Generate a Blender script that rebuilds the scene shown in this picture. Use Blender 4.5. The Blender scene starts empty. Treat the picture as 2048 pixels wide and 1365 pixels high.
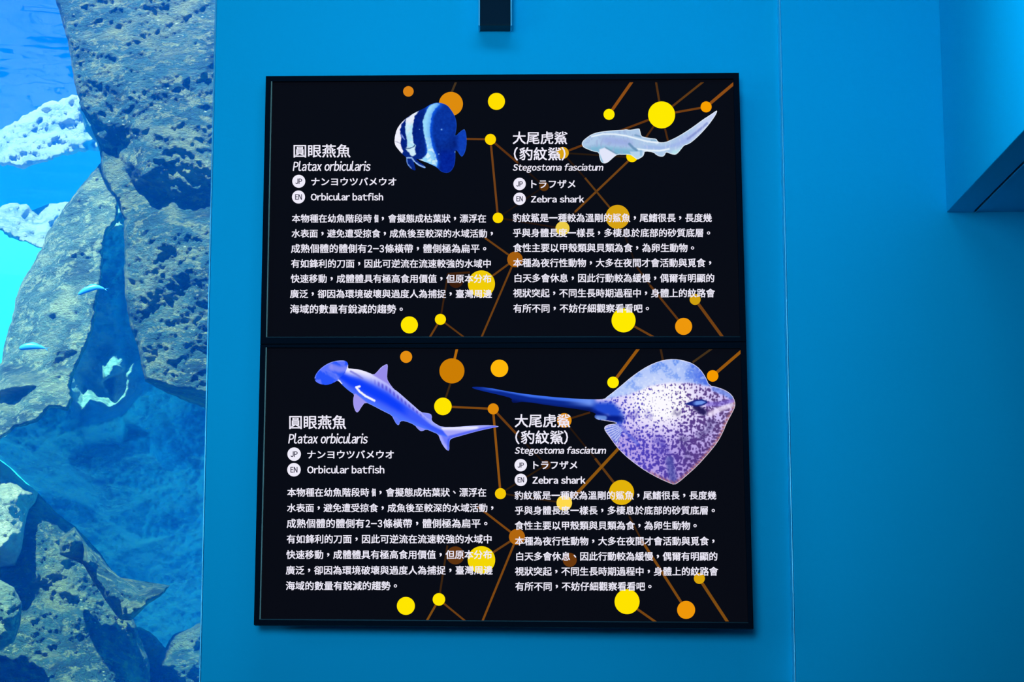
import bpy, bmesh, math, random
import numpy as np
from mathutils import Vector, Matrix, noise as mnoise
from mathutils.geometry import delaunay_2d_cdt

S = bpy.context.scene
COL = S.collection

# ------------------------------------------------------------------ camera, world, lights, exposure
PW, PH = 2048.0, 1365.0
F_PX = 4248.0
CAM = np.array([-0.03126, -4.23906, 2.25 - 0.70441])
YAW, PITCH, ROLL = 0.0119128, 0.1680733, -0.00070966


def cam_axes():
    cy, sy, cp, sp = math.cos(YAW), math.sin(YAW), math.cos(PITCH), math.sin(PITCH)
    f = np.array([sy * cp, cy * cp, sp])
    r = np.array([cy, -sy, 0.0])
    u = np.cross(r, f)
    cr, sr = math.cos(ROLL), math.sin(ROLL)
    return cr * r + sr * u, -sr * r + cr * u, f


RGT, UPV, FWD = cam_axes()
cd = bpy.data.cameras.new('camera')
cam = bpy.data.objects.new('camera', cd)
COL.objects.link(cam)
cd.sensor_fit = 'HORIZONTAL'
cd.sensor_width = 36.0
cd.lens = 36.0 * F_PX / PW
cd.clip_start, cd.clip_end = 0.05, 200
cam.matrix_world = Matrix(((RGT[0], UPV[0], -FWD[0], CAM[0]), (RGT[1], UPV[1], -FWD[1], CAM[1]),
                           (RGT[2], UPV[2], -FWD[2], CAM[2]), (0, 0, 0, 1)))
S.camera = cam

w = bpy.data.worlds.new('world')
S.world = w
w.use_nodes = True
w.node_tree.nodes['Background'].inputs[0].default_value = (0.0, 0.21, 1.08, 1)
w.node_tree.nodes['Background'].inputs[1].default_value = 0.95


def light(name, kind, loc, aim, energy, color, size=None, size_y=None):
    l = bpy.data.lights.new(name, kind)
    l.energy, l.color = energy, color
    if kind == 'AREA':
        l.shape = 'RECTANGLE'
        l.size, l.size_y = size, size_y or size
    o = bpy.data.objects.new(name, l)
    COL.objects.link(o)
    o.location = loc
    o.rotation_euler = (Vector(aim) - Vector(loc)).to_track_quat('-Z', 'Y').to_euler()
    return o


sun = light('daylight_over_tank', 'SUN', (-2.2, -5.0, 7.9), (0, 0, 0), 14.5, (1.0, 1.0, 0.86))
sun.data.angle = math.radians(1.0)
light('hall_ceiling_light', 'AREA', (-0.1, -1.15, 3.9), (0.0, -0.2, 2.0), 9.5, (0.12, 0.58, 1.0), 1.5, 0.4)
front = light('hall_front_fill', 'SPOT', (-0.6, -5.0, 2.55), (-0.06, 0.0, 2.30), 440, (0.12, 0.58, 1.0))  # added fill behind the camera, evens the wall and softens display shadows
front.data.spot_size, front.data.spot_blend, front.data.shadow_soft_size = math.radians(38), 1.0, 0.65
spot = light('bulkhead_fill_spot', 'SPOT', (-0.7, -2.1, 3.4), (0.90, -1.2, 2.86), 205, (0.12, 0.62, 1.0))  # added spot that brightens the front of the bulkhead, no known lamp
spot.data.spot_size, spot.data.spot_blend, spot.data.shadow_soft_size = math.radians(42), 1.0, 0.06
light('hall_side_fill', 'AREA', (-3.6, -2.4, 2.5), (0.6, -0.2, 2.4), 22, (0.12, 0.60, 1.0), 1.4, 2.0)  # added off-frame fill standing in for glow from the tank side

S.view_settings.view_transform = 'Standard'
S.view_settings.look = 'None'
S.view_settings.exposure = 0.0
S.view_settings.gamma = 1.0
S.view_settings.use_curve_mapping = False
S.cycles.use_denoising = True
S.cycles.max_bounces = 8
S.cycles.volume_bounces = 2
S.cycles.transparent_max_bounces = 12


# ------------------------------------------------------------------ geometry helpers
def ray(px, py):
    return FWD * F_PX + RGT * (px - PW / 2) - UPV * (py - PH / 2)


def at(px, py, Y):
    """point of the picture's ray on the plane y = Y"""
    d = ray(px, py)
    t = (Y - CAM[1]) / d[1]
    return CAM + d * t


def tag(o, label=None, cat=None, group=None, kind=None):
    if label: o['label'] = label
    if cat: o['category'] = cat
    if group: o['group'] = group
    if kind: o['kind'] = kind
    return o


def mesh_obj(name, me, mats, parent=None):
    o = bpy.data.objects.new(name, me)
    COL.objects.link(o)
    for m in (mats if isinstance(mats, (list, tuple)) else [mats]):
        me.materials.append(m)
    if parent is not None: o.parent = parent
    return o


def from_bm(name, bm, mats, parent=None, smooth=False):
    bmesh.ops.recalc_face_normals(bm, faces=bm.faces)
    me = bpy.data.meshes.new(name)
    bm.to_mesh(me)
    bm.free()
    if smooth:
        me.polygons.foreach_set('use_smooth', [True] * len(me.polygons))
    return mesh_obj(name, me, mats, parent)


def add_hexa(bm, f, b, mi=0):
    """f, b: four corners front and back in the same order"""
    vs = [bm.verts.new(Vector(p)) for p in list(f) + list(b)]
    qs = [(0, 1, 2, 3), (7, 6, 5, 4), (0, 4, 5, 1), (1, 5, 6, 2), (2, 6, 7, 3), (3, 7, 4, 0)]
    out = []
    for q in qs:
        fc = bm.faces.new([vs[i] for i in q])
        fc.material_index = mi
        out.append(fc)
    return vs, out


def add_box(bm, x0, x1, y0, y1, z0, z1, bevel=0.0, mi=0):
    vs, fs = add_hexa(bm, [(x0, y0, z0), (x1, y0, z0), (x1, y0, z1), (x0, y0, z1)],
                      [(x0, y1, z0), (x1, y1, z0), (x1, y1, z1), (x0, y1, z1)], mi)
    if bevel:
        es = set(e for f in fs for e in f.edges)
        bmesh.ops.bevel(bm, geom=list(es), offset=bevel, segments=3, affect='EDGES', profile=0.5)


def box(name, x0, x1, y0, y1, z0, z1, mat, parent=None, bevel=0.0):
    bm = bmesh.new()
    add_box(bm, x0, x1, y0, y1, z0, z1, bevel)
    return from_bm(name, bm, mat, parent)


# ------------------------------------------------------------------ materials
def srgb(c):
    if isinstance(c, str):
        c = tuple(int(c[i:i + 2], 16) / 255 for i in (0, 2, 4))
    return tuple(v / 12.92 if v <= 0.04045 else ((v + 0.055) / 1.055) ** 2.4 for v in c)


def mat(name):
    m = bpy.data.materials.new(name)
    m.use_nodes = True
    nt = m.node_tree
    nt.nodes.clear()
    return m, nt, nt.nodes.new('ShaderNodeOutputMaterial')


def nd(nt, kind, **kw):
    n = nt.nodes.new(kind)
    for k, v in kw.items():
        setattr(n, k, v)
    return n


def paint(name, col, rough=0.5, spec=0.5, bump=0.0, scale=200.0, metal=0.0, var=0.0):
    m, nt, out = mat(name)
    b = nd(nt, 'ShaderNodeBsdfPrincipled')
    b.inputs['Base Color'].default_value = (*col, 1)
    b.inputs['Roughness'].default_value = rough
    b.inputs['Specular IOR Level'].default_value = spec
    b.inputs['Metallic'].default_value = metal
    tc = nd(nt, 'ShaderNodeTexCoord')
    if bump:
        n = nd(nt, 'ShaderNodeTexNoise')
        n.inputs['Scale'].default_value = scale
        n.inputs['Detail'].default_value = 3
        nt.links.new(tc.outputs['Object'], n.inputs['Vector'])
        bp = nd(nt, 'ShaderNodeBump')
        bp.inputs['Strength'].default_value = bump
        bp.inputs['Distance'].default_value = 0.002
        nt.links.new(n.outputs['Fac'], bp.inputs['Height'])
        nt.links.new(bp.outputs['Normal'], b.inputs['Normal'])
    if var:
        n = nd(nt, 'ShaderNodeTexNoise')
        n.inputs['Scale'].default_value = 2.0
        n.inputs['Detail'].default_value = 4
        nt.links.new(tc.outputs['Object'], n.inputs['Vector'])
        mr = nd(nt, 'ShaderNodeMapRange')
        mr.inputs['From Min'].default_value, mr.inputs['From Max'].default_value = 0.3, 0.7
        mr.inputs['To Min'].default_value, mr.inputs['To Max'].default_value = 1 - var, 1 + var
        nt.links.new(n.outputs['Fac'], mr.inputs['Value'])
        mx = nd(nt, 'ShaderNodeMix', data_type='RGBA', blend_type='MULTIPLY')
        mx.inputs['Factor'].default_value = 1
        mx.inputs['A'].default_value = (*col, 1)
        nt.links.new(mr.outputs['Result'], mx.inputs['B'])
        nt.links.new(mx.outputs['Result'], b.inputs['Base Color'])
    nt.links.new(b.outputs[0], out.inputs['Surface'])
    return m


def glow(name, col, strength=1.0):
    m, nt, out = mat(name)
    e = nd(nt, 'ShaderNodeEmission')
    e.inputs[0].default_value = (*col, 1)
    e.inputs[1].default_value = strength
    nt.links.new(e.outputs[0], out.inputs['Surface'])
    return m


def glow_attr(name, strength=1.0):
    m, nt, out = mat(name)
    e = nd(nt, 'ShaderNodeEmission')
    a = nd(nt, 'ShaderNodeAttribute', attribute_name='picture')
    nt.links.new(a.outputs['Color'], e.inputs[0])
    e.inputs[1].default_value = strength
    nt.links.new(e.outputs[0], out.inputs['Surface'])
    return m


def screen_mat():
    m, nt, out = mat('backlit_screen')
    b = nd(nt, 'ShaderNodeBsdfPrincipled')
    b.inputs['Base Color'].default_value = (0.004, 0.004, 0.005, 1)
    b.inputs['Roughness'].default_value = 0.22
    b.inputs['Specular IOR Level'].default_value = 0.0
    b.inputs['Emission Color'].default_value = (*srgb('0a0a12'), 1)
    b.inputs['Emission Strength'].default_value = 0.8
    nt.links.new(b.outputs[0], out.inputs['Surface'])
    return m


def rock_mat(name, base, pale, speck, dark, bump=1.0):
    m, nt, out = mat(name)
    L = nt.links.new
    b = nd(nt, 'ShaderNodeBsdfPrincipled')
    b.inputs['Roughness'].default_value = 0.8
    b.inputs['Specular IOR Level'].default_value = 0.25
    tcc = nd(nt, 'ShaderNodeTexCoord')
    mp = nd(nt, 'ShaderNodeMapping')
    mp.inputs['Rotation'].default_value = (0.0, math.radians(-42), 0.0)
    mp.inputs['Scale'].default_value = (0.62, 1.0, 1.25)
    L(tcc.outputs['Object'], mp.inputs['Vector'])

    def noise(scale, detail=5, rough=0.6, dist=0.0):
        n = nd(nt, 'ShaderNodeTexNoise')
        n.inputs['Scale'].default_value = scale
        n.inputs['Detail'].default_value = detail
        n.inputs['Roughness'].default_value = rough
        n.inputs['Distortion'].default_value = dist
        L(mp.outputs['Vector'], n.inputs['Vector'])
        return n.outputs['Fac']

    def ramp(src, stops):
        r = nd(nt, 'ShaderNodeValToRGB')
        els = r.color_ramp.elements
        while len(els) < len(stops): els.new(0.5)
        for e, (p, c) in zip(els, stops):
            e.position = p
            e.color = (*c, 1) if len(c) == 3 else c
        L(src, r.inputs[0])
        return r.outputs['Color']

    def mix(fac, a, bb):
        x = nd(nt, 'ShaderNodeMix', data_type='RGBA')
        L(fac, x.inputs['Factor'])
        for k, v in (('A', a), ('B', bb)):
            if isinstance(v, tuple): x.inputs[k].default_value = (*v, 1)
            else: L(v, x.inputs[k])
        return x.outputs['Result']

    c0 = ramp(noise(7, 6, 0.65, 0.1), [(0.34, dark), (0.5, base), (0.66, pale)])
    blk, wht = (0, 0, 0), (1, 1, 1)
    crust = ramp(noise(30, 6, 0.75), [(0.52, blk), (0.60, wht)])
    c1 = mix(crust, c0, pale)
    v = nd(nt, 'ShaderNodeTexVoronoi')
    v.inputs['Scale'].default_value = 58
    L(mp.outputs['Vector'], v.inputs['Vector'])
    sp = ramp(v.outputs['Distance'], [(0.10, wht), (0.20, blk)])
    pick = ramp(noise(9, 3), [(0.52, blk), (0.60, wht)])
    pm = nd(nt, 'ShaderNodeMix', data_type='RGBA', blend_type='MULTIPLY')
    pm.inputs['Factor'].default_value = 1
    L(sp, pm.inputs['A']); L(pick, pm.inputs['B'])
    c2 = mix(pm.outputs['Result'], c1, speck)
    pits = ramp(noise(60, 4, 0.75), [(0.28, wht), (0.36, blk)])
    c3 = mix(pits, c2, dark)
    L(c3, b.inputs['Base Color'])
    nb = nd(nt, 'ShaderNodeMath', operation='MULTIPLY_ADD')
    L(noise(20, 8, 0.78), nb.inputs[0]); nb.inputs[1].default_value = 1.0
    L(noise(75, 5, 0.7), nb.inputs[2])
    bp = nd(nt, 'ShaderNodeBump')
    bp.inputs['Strength'].default_value = bump
    bp.inputs['Distance'].default_value = 0.09
    L(nb.outputs[0], bp.inputs['Height'])
    L(bp.outputs['Normal'], b.inputs['Normal'])
    L(b.outputs[0], out.inputs['Surface'])
    return m


WALL = paint('blue_wall_paint', (0.0008, 0.67, 0.93), 0.6, 0.10, 0.15, 120, var=0.02)
WALL_EDGE = paint('pale_blue_edge_highlight', (0.55, 0.9, 1.0), 0.35, 0.5, metal=0.85)  # pale metal stands in for light caught along the wall edges
DARKF = paint('dark_floor_vinyl', (0.02, 0.05, 0.09), 0.5, 0.3)
CEIL = paint('dark_ceiling_paint', (0.01, 0.03, 0.06), 0.8, 0.1)
BEZEL = paint('black_bezel_plastic', (0.0015, 0.004, 0.010), 0.6, 0.06, 0.05, 400)
LIP = paint('bezel_lip_reflection', (0.55, 0.30, 0.20), 0.4, 0.3)  # warm grey stands in for a white reflection on the left lip
DARKLIP = paint('navy_bezel_lip', (0.010, 0.012, 0.018), 0.4, 0.2)
STEEL = paint('dark_blue_grey_housing', (0.001, 0.012, 0.026), 0.4, 0.15, 0.05, 300, var=0.15)
RIM = paint('bright_aluminium_rim', (0.35, 0.75, 0.9), 0.3, 0.5, metal=0.3)
SCREEN = screen_mat()
TEXT = glow('white_backlit_lettering', srgb('efecfb'))
INK = glow('dark_badge_lettering', srgb('2a2740'))
PICTURE = glow_attr('backlit_picture')

# ------------------------------------------------------------------ the hall: walls, bulkhead, ceiling, floor
ZC = 4.0
XL = float(at(432, 0, 0)[0] + at(403, 1365, 0)[0]) / 2
XR = float(at(1558, 0, 0)[0] + at(1588, 1365, 0)[0]) / 2
PROUD = 0.026


def structure(o, label, cat='wall'):
    return tag(o, label, cat, kind='structure')


structure(box('wall_back', XL, XR + 0.05, 0.0, 0.12, 0, ZC, WALL, bevel=0.002), 'blue painted wall behind the two black displays')
structure(box('wall_right', XR, 3.2, -PROUD, 0.12, 0, ZC, WALL, bevel=0.0025), 'blue wall panel standing slightly proud, to the right of the displays')
structure(box('trim_1', XL - 0.0035, XL, -0.001, 0.10, 0, ZC, WALL_EDGE, bevel=0.0016), 'thin strip, paled as if lit by the tank, along the wall edge beside the aquarium window', 'trim')  # the strip's pale colour carries tank light falling on this edge
structure(box('step_edge_highlight', XR - 0.0035, XR, -PROUD - 0.001, 0.0, 0, ZC, WALL_EDGE, bevel=0.0016), 'thin pale strip standing in for the lit edge of the step between the two wall panels', 'trim')  # strip added in place of light caught by the step's corner
structure(box('floor', -6, 3.2, -14, 0.0, -0.1, 0, DARKF), 'dark floor of the hall', 'floor')
HALL = paint('dark_blue_hall_paint', (0.005, 0.06, 0.14), 0.8, 0.1)
structure(box('wall_front', -6, 3.2, -7.1, -7.0, 0, ZC, HALL), 'unseen dark wall added at the other side of the hall')  # unseen walls, added to keep sky light out of the hall
structure(box('wall_side', 3.2, 3.3, -7.1, 0.12, 0, ZC, HALL), 'unseen dark wall added at the right end of the hall')
structure(box('wall_left', -5.0, -4.9, -7.1, -0.02, 0, ZC, HALL), 'unseen dark wall added at the left end of the hall')
structure(box('ceiling', -6, 3.2, -7, 0.12, ZC, ZC + 0.1, CEIL), 'dark ceiling of the hall', 'ceiling')

c = at(1893, 425, -PROUD)
sx, sz = float(c[0]), float(c[2])
g = at(1948, 423, -PROUD)
gx = float(g[0])
bm = bmesh.new()
add_box(bm, sx, gx - 0.002, -0.80, -PROUD, sz, ZC, 0.0015)
add_box(bm, gx + 0.002, 3.2, -0.80, -PROUD, sz + 0.0015, ZC, 0.001)
add_box(bm, gx - 0.004, gx + 0.004, -0.79, -PROUD, sz + 0.012, ZC)
add_box(bm, gx + 0.002, gx + 0.0034, -0.79, -PROUD, sz - 0.0006, sz + 0.01, 0, 1)  # pale strip put in for light caught on the groove's edge
structure(from_bm('trim_2', bm, [WALL, WALL_EDGE]), 'boxed blue bulkhead projecting from the upper right wall', 'bulkhead')

# ------------------------------------------------------------------ dark box fixture at the top of the wall
fx0, fx1 = 958.5, 1022.5
fd = 0.045
p0, p1 = at(fx0, 51, -fd), at(fx1, 51, -fd)
root = bpy.data.objects.new('wall_fixture', None)
COL.objects.link(root)
root.location = ((p0[0] + p1[0]) / 2, 0, p0[2])
tag(root, 'dark narrow box fixture with bright metal rims mounted high on the blue wall', 'fixture')
hw, hh = (p1[0] - p0[0]) / 2, 0.30
bm = bmesh.new()
add_box(bm, -hw + 0.002, hw - 0.002, -fd + 0.002, -0.001, 0.0015, hh, 0.001)
from_bm('housing', bm, STEEL, root)
for s in (-1, 1):
    bm = bmesh.new()
    add_box(bm, s * hw - 0.0016, s * hw + 0.0016, -fd, -0.003, 0.0, hh, 0.0005)
    from_bm('side_rim', bm, RIM, root)
bm = bmesh.new()
add_box(bm, -hw + 0.0016, hw - 0.0016, -fd, -fd + 0.004, 0.0, 0.003, 0.0005)
from_bm('bottom_rim', bm, DARKLIP, root)

# ------------------------------------------------------------------ the two displays (hung with a slight tilt)
TY, TP = 0.0286695, 0.0381115
PO = np.array([0.0, -0.05, 2.25])
PU = np.array([math.cos(TY), -math.sin(TY), 0.0])
PV = np.array([0.0, math.sin(TP), math.cos(TP)])
PN = np.cross(PV, PU)          # points away from the viewer
PN /= np.linalg.norm(PN)


def pl(px, py, d=0.0):
    """(u, v) on the display plane pushed d metres towards the viewer"""
    o = PO - PN * d
    r = ray(px, py)
    t = np.dot(o - CAM, PN) / np.dot(r, PN)
    q = CAM + r * t - o
    A = np.stack([PU, PV], 1)
    uv = np.linalg.lstsq(A, q, rcond=None)[0]
    return float(uv[0]), float(uv[1])


def world(u, v, d=0.0):
    """local depth d: metres in front of the display plane"""
    return PO + PU * u + PV * v - PN * d


def quad_ring(bm, outer, inner, d0, d1, mi=0):
    """frame of quads between two px quads, front at depth d0, back at d1"""
    n = 4
    O = [world(*pl(*p), d0) for p in outer]
    I = [world(*pl(*p), d0) for p in inner]
    Ob = [world(*pl(*p), d1) for p in outer]
    Ib = [world(*pl(*p), d1) for p in inner]
    for k in range(n):
        j = (k + 1) % n
        add_hexa(bm, [O[k], O[j], I[j], I[k]], [Ob[k], Ob[j], Ib[j], Ib[k]], mi)


def bar(bm, a, b, wpx, d0, d1):
    """thin bar between two px points"""
    a, b = np.array(pl(*a)), np.array(pl(*b))
    t = (b - a) / np.linalg.norm(b - a)
    n = np.array([-t[1], t[0]]) * wpx * 0.0005
    q = [a + n, b + n, b - n, a - n]
    add_hexa(bm, [world(*p, d0) for p in q], [world(*p, d1) for p in q])


def flat(name, polys, d, mats, parent):
    """flat picture pieces: polys = [(px points, material index)]"""
    bm = bmesh.new()
    for pts, mi, dd in polys:
        vs = [bm.verts.new(Vector(world(*pl(*p), d + dd))) for p in pts]
        f = bm.faces.new(vs)
        f.normal_update()
        if f.normal.dot(Vector(PN)) > 0: f.normal_flip()
        f.material_index = mi
    bmesh.ops.triangulate(bm, faces=bm.faces)
    me = bpy.data.meshes.new(name)
    bm.to_mesh(me); bm.free()
    return mesh_obj(name, me, mats, parent)


def circle(x, y, r, n=40):
    return [(x + r * math.cos(2 * math.pi * k / n), y + r * math.sin(2 * math.pi * k / n)) for k in range(n)]


def strip(a, b, wd):
    a, b = np.array(a, float), np.array(b, float)
    t = (b - a) / np.linalg.norm(b - a)
    n = np.array([-t[1], t[0]]) * wd / 2
    return [tuple(a + n), tuple(b + n), tuple(b - n), tuple(a - n)]


def clip_poly(pts, x0, y0, x1, y1):
    """clip a convex px polygon to the visible screen"""
    def cut(ps, f):
        out = []
        for i in range(len(ps)):
            p, q = ps[i], ps[(i + 1) % len(ps)]
            fp, fq = f(p), f(q)
            if fp >= 0: out.append(p)
            if fp * fq < 0:
                t = fp / (fp - fq)
                out.append((p[0] + (q[0] - p[0]) * t, p[1] + (q[1] - p[1]) * t))
        return out
    for f in (lambda p: p[0] - x0, lambda p: x1 - p[0], lambda p: p[1] - y0, lambda p: y1 - p[1]):
        if pts: pts = cut(pts, f)
    return pts


_txt = {}


def glyphs(ch):
    """flat outline of one character, em = 1"""
    if ch in _txt: return _txt[ch]
    cu = bpy.data.curves.new('lettering', 'FONT')
    cu.body, cu.size = ch, 1.0
    cu.resolution_u = 2
    o = bpy.data.objects.new('lettering', cu)
    COL.objects.link(o)
    dg = bpy.context.evaluated_depsgraph_get()
    dg.update()
    me = bpy.data.meshes.new_from_object(o.evaluated_get(dg))
    co = np.array([v.co[:2] for v in me.vertices])
    fs = [tuple(p.vertices) for p in me.polygons]
    bpy.data.objects.remove(o)
    bpy.data.curves.remove(cu)
    bpy.data.meshes.remove(me)
    _txt[ch] = (co, fs)
    return co, fs


def wide(ch):
    return chr(ord(ch) + 0xFEE0) if '!' <= ch <= '~' else ch


def line_shape(s, shear=0.0, gap=0.10, squeeze=1.0):
    """one line set from its characters' ink: vertices, faces (em units)"""
    V, Fc, x = [], [], 0.0
    for ch in s:
        if ch == ' ':
            x += 0.30
            continue
        latin = '!' <= ch <= '~'
        co, fs = glyphs(wide(ch) if latin else ch)
        q = co.copy()
        if latin:
            x0, x1 = co[:, 0].min(), co[:, 0].max()
            q[:, 0] = (q[:, 0] - x0) * squeeze + x
            x += (x1 - x0) * squeeze + gap * (0.75 if ch in 'rtf' else 1.0)
        else:
            q[:, 0] += x
            x += 1.0
        q[:, 0] += q[:, 1] * shear
        k = len(V)
        V += [tuple(p) for p in q]
        Fc += [tuple(i + k for i in f) for f in fs]
    return np.array(V), Fc


def put_text(name, shapes, d, m, parent):
    """shapes = [(unit vertices 0..1, faces, left, right, top, bottom px, extra weight px)]"""
    V, Fc = [], []
    for q, fs, x0, x1, y0, y1, wt in shapes:
        c00, c10, c01, c11 = [np.array(pl(*p)) for p in ((x0, y1), (x1, y1), (x0, y0), (x1, y0))]
        a, b = q[:, :1], q[:, 1:]
        uv0 = c00 * (1 - a) * (1 - b) + c10 * a * (1 - b) + c01 * (1 - a) * b + c11 * a * b
        for k_, (ox, oy) in enumerate([(0, 0)] if wt == 0 else [(-1, -.7), (1, -.7), (-1, .7), (1, .7)]):
            uv = uv0 + np.array([ox, oy]) * wt * 0.001
            k = len(V)
            V += [tuple(world(u, v, d + k_ * 4e-6)) for u, v in uv]
            Fc += [tuple(i + k for i in f) for f in fs]
    me = bpy.data.meshes.new(name)
    me.from_pydata(V, [], Fc)
    me.update()
    return mesh_obj(name, me, m, parent)


def text_block(name, lines, d, m, parent, wt=0.0, shear=0.0, gap=0.10):
    """lines = [(string, left px, right px, top px, bottom px)], each fitted to its place on the display"""
    out = []
    for s, x0, x1, y0, y1 in lines:
        co, fs = line_shape(s, shear, gap)
        lo, hi = co.min(0), co.max(0)
        out.append(((co - lo) / (hi - lo), fs, x0 + wt, x1 - wt, y0 + wt * .7, y1 - wt * .7, wt))
    return put_text(name, out, d, m, parent)


# ---- picture painting on a fine mesh
def seg_dist(P, poly, closed=True):
    A = np.array(poly, float)
    B = np.roll(A, -1, 0) if closed else A[1:]
    A = A if closed else A[:-1]
    best = np.full(len(P), 1e9)
    for a, b in zip(A, B):
        ab = b - a
        t = np.clip(((P - a) @ ab) / max(ab @ ab, 1e-9), 0, 1)
        best = np.minimum(best, np.linalg.norm(P - (a + t[:, None] * ab), axis=1))
    return best


def inside(P, poly):
    A = np.array(poly, float)
    B = np.roll(A, -1, 0)
    c = np.zeros(len(P), bool)
    for (x0, y0), (x1, y1) in zip(A, B):
        if y0 == y1: continue
        k = ((y0 > P[:, 1]) != (y1 > P[:, 1])) & (P[:, 0] < (x1 - x0) * (P[:, 1] - y0) / (y1 - y0) + x0)
        c ^= k
    return c


def sd(P, poly):
    d = seg_dist(P, poly)
    return np.where(inside(P, poly), d, -d)


def sstep(x, a, b):
    t = np.clip((x - a) / (b - a), 0, 1)
    return t * t * (3 - 2 * t)


def rounded(poly, it=2):
    """Chaikin corner cutting of a closed outline"""
    p = np.array(poly, float)
    for _ in range(it):
        n = np.roll(p, -1, 0)
        p = np.stack([0.75 * p + 0.25 * n, 0.25 * p + 0.75 * n], 1).reshape(-1, 2)
    return [tuple(q) for q in p]


def fnoise(P, scale, seed=0.0, octv=3):
    return np.array([mnoise.fractal(Vector((x * scale + seed, y * scale - seed, seed * 1.7)), 0.8, 2.0, octv) for x, y in P])


def fill_points(outline, step, seed=1, extra=()):
    """outline resampled + jittered interior points -> cdt verts, tris"""
    rnd = random.Random(seed)
    ring = []
    n = len(outline)
    for i in range(n):
        a, b = np.array(outline[i]), np.array(outline[(i + 1) % n])
        k = max(1, int(np.linalg.norm(b - a) / step))
        for t in range(k):
            ring.append(tuple(a + (b - a) * t / k))
    R = np.array(ring)
    x0, y0 = R.min(0); x1, y1 = R.max(0)
    gx_, gy_ = np.meshgrid(np.arange(x0, x1, step), np.arange(y0, y1, step * 0.87))
    gx_[1::2] += step / 2
    P = np.stack([gx_.ravel(), gy_.ravel()], 1)
    P += np.array([[rnd.uniform(-.18, .18) * step, rnd.uniform(-.18, .18) * step] for _ in range(len(P))])
    s = sd(P, ring)
    P = P[s > step * 0.55]
    allp = [Vector(p) for p in ring] + [Vector(p) for p in P]
    m = len(ring)
    v, e, f, *_ = delaunay_2d_cdt(allp, [(i, (i + 1) % m) for i in range(m)], [list(range(m))], 1, 1e-6)
    return np.array([tuple(q) for q in v]), [tuple(t) for t in f], ring


def picture(name, outline, step, colour, d, parent):
    V, T, ring = fill_points(outline, step)
    C = np.clip(colour(V, ring), 0, 1)
    lin = np.where(C <= 0.04045, C / 12.92, ((C + 0.055) / 1.055) ** 2.4)
    me = bpy.data.meshes.new(name)
    me.from_pydata([tuple(world(*pl(*p), d)) for p in V], [], T)
    ca = me.color_attributes.new('picture', 'FLOAT_COLOR', 'POINT')
    ca.data.foreach_set('color', np.concatenate([lin, np.ones((len(lin), 1))], 1).astype(np.float32).ravel())
    me.update()
    return mesh_obj(name, me, PICTURE, parent)


def layer(C, m, col):
    return C * (1 - m[:, None]) + np.array(col)[None] / 255.0 * m[:, None]


def tr(poly, ox, oy, s):
    return [(ox + x * s, oy + y * s) for x, y in poly]


# ---- batfish
BF = (780, 160, 230 / 1570)
bf_body = [(62, 850), (70, 770), (95, 680), (150, 600), (215, 535), (300, 480), (380, 435), (460, 400), (540, 350), (590, 330), (640, 318),
           (720, 325), (790, 360), (830, 410), (870, 470), (900, 540), (912, 620), (905, 700), (888, 765), (908, 768), (940, 730),
           (1010, 675), (1035, 710), (1048, 800), (1045, 920), (1020, 1010), (985, 1060), (960, 1040), (925, 985), (897, 958),
           (893, 1000), (893, 1100), (880, 1180), (840, 1250), (790, 1280), (720, 1270), (680, 1245), (640, 1200), (580, 1170),
           (500, 1135), (420, 1105), (370, 1085), (355, 1088), (400, 1130), (450, 1160), (492, 1200), (480, 1217), (425, 1200), (365, 1165),
           (322, 1112), (335, 1170), (355, 1240), (330, 1245), (280, 1215), (240, 1170), (222, 1110), (226, 1064), (190, 1040), (150, 1000), (110, 950), (75, 905)]


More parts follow.
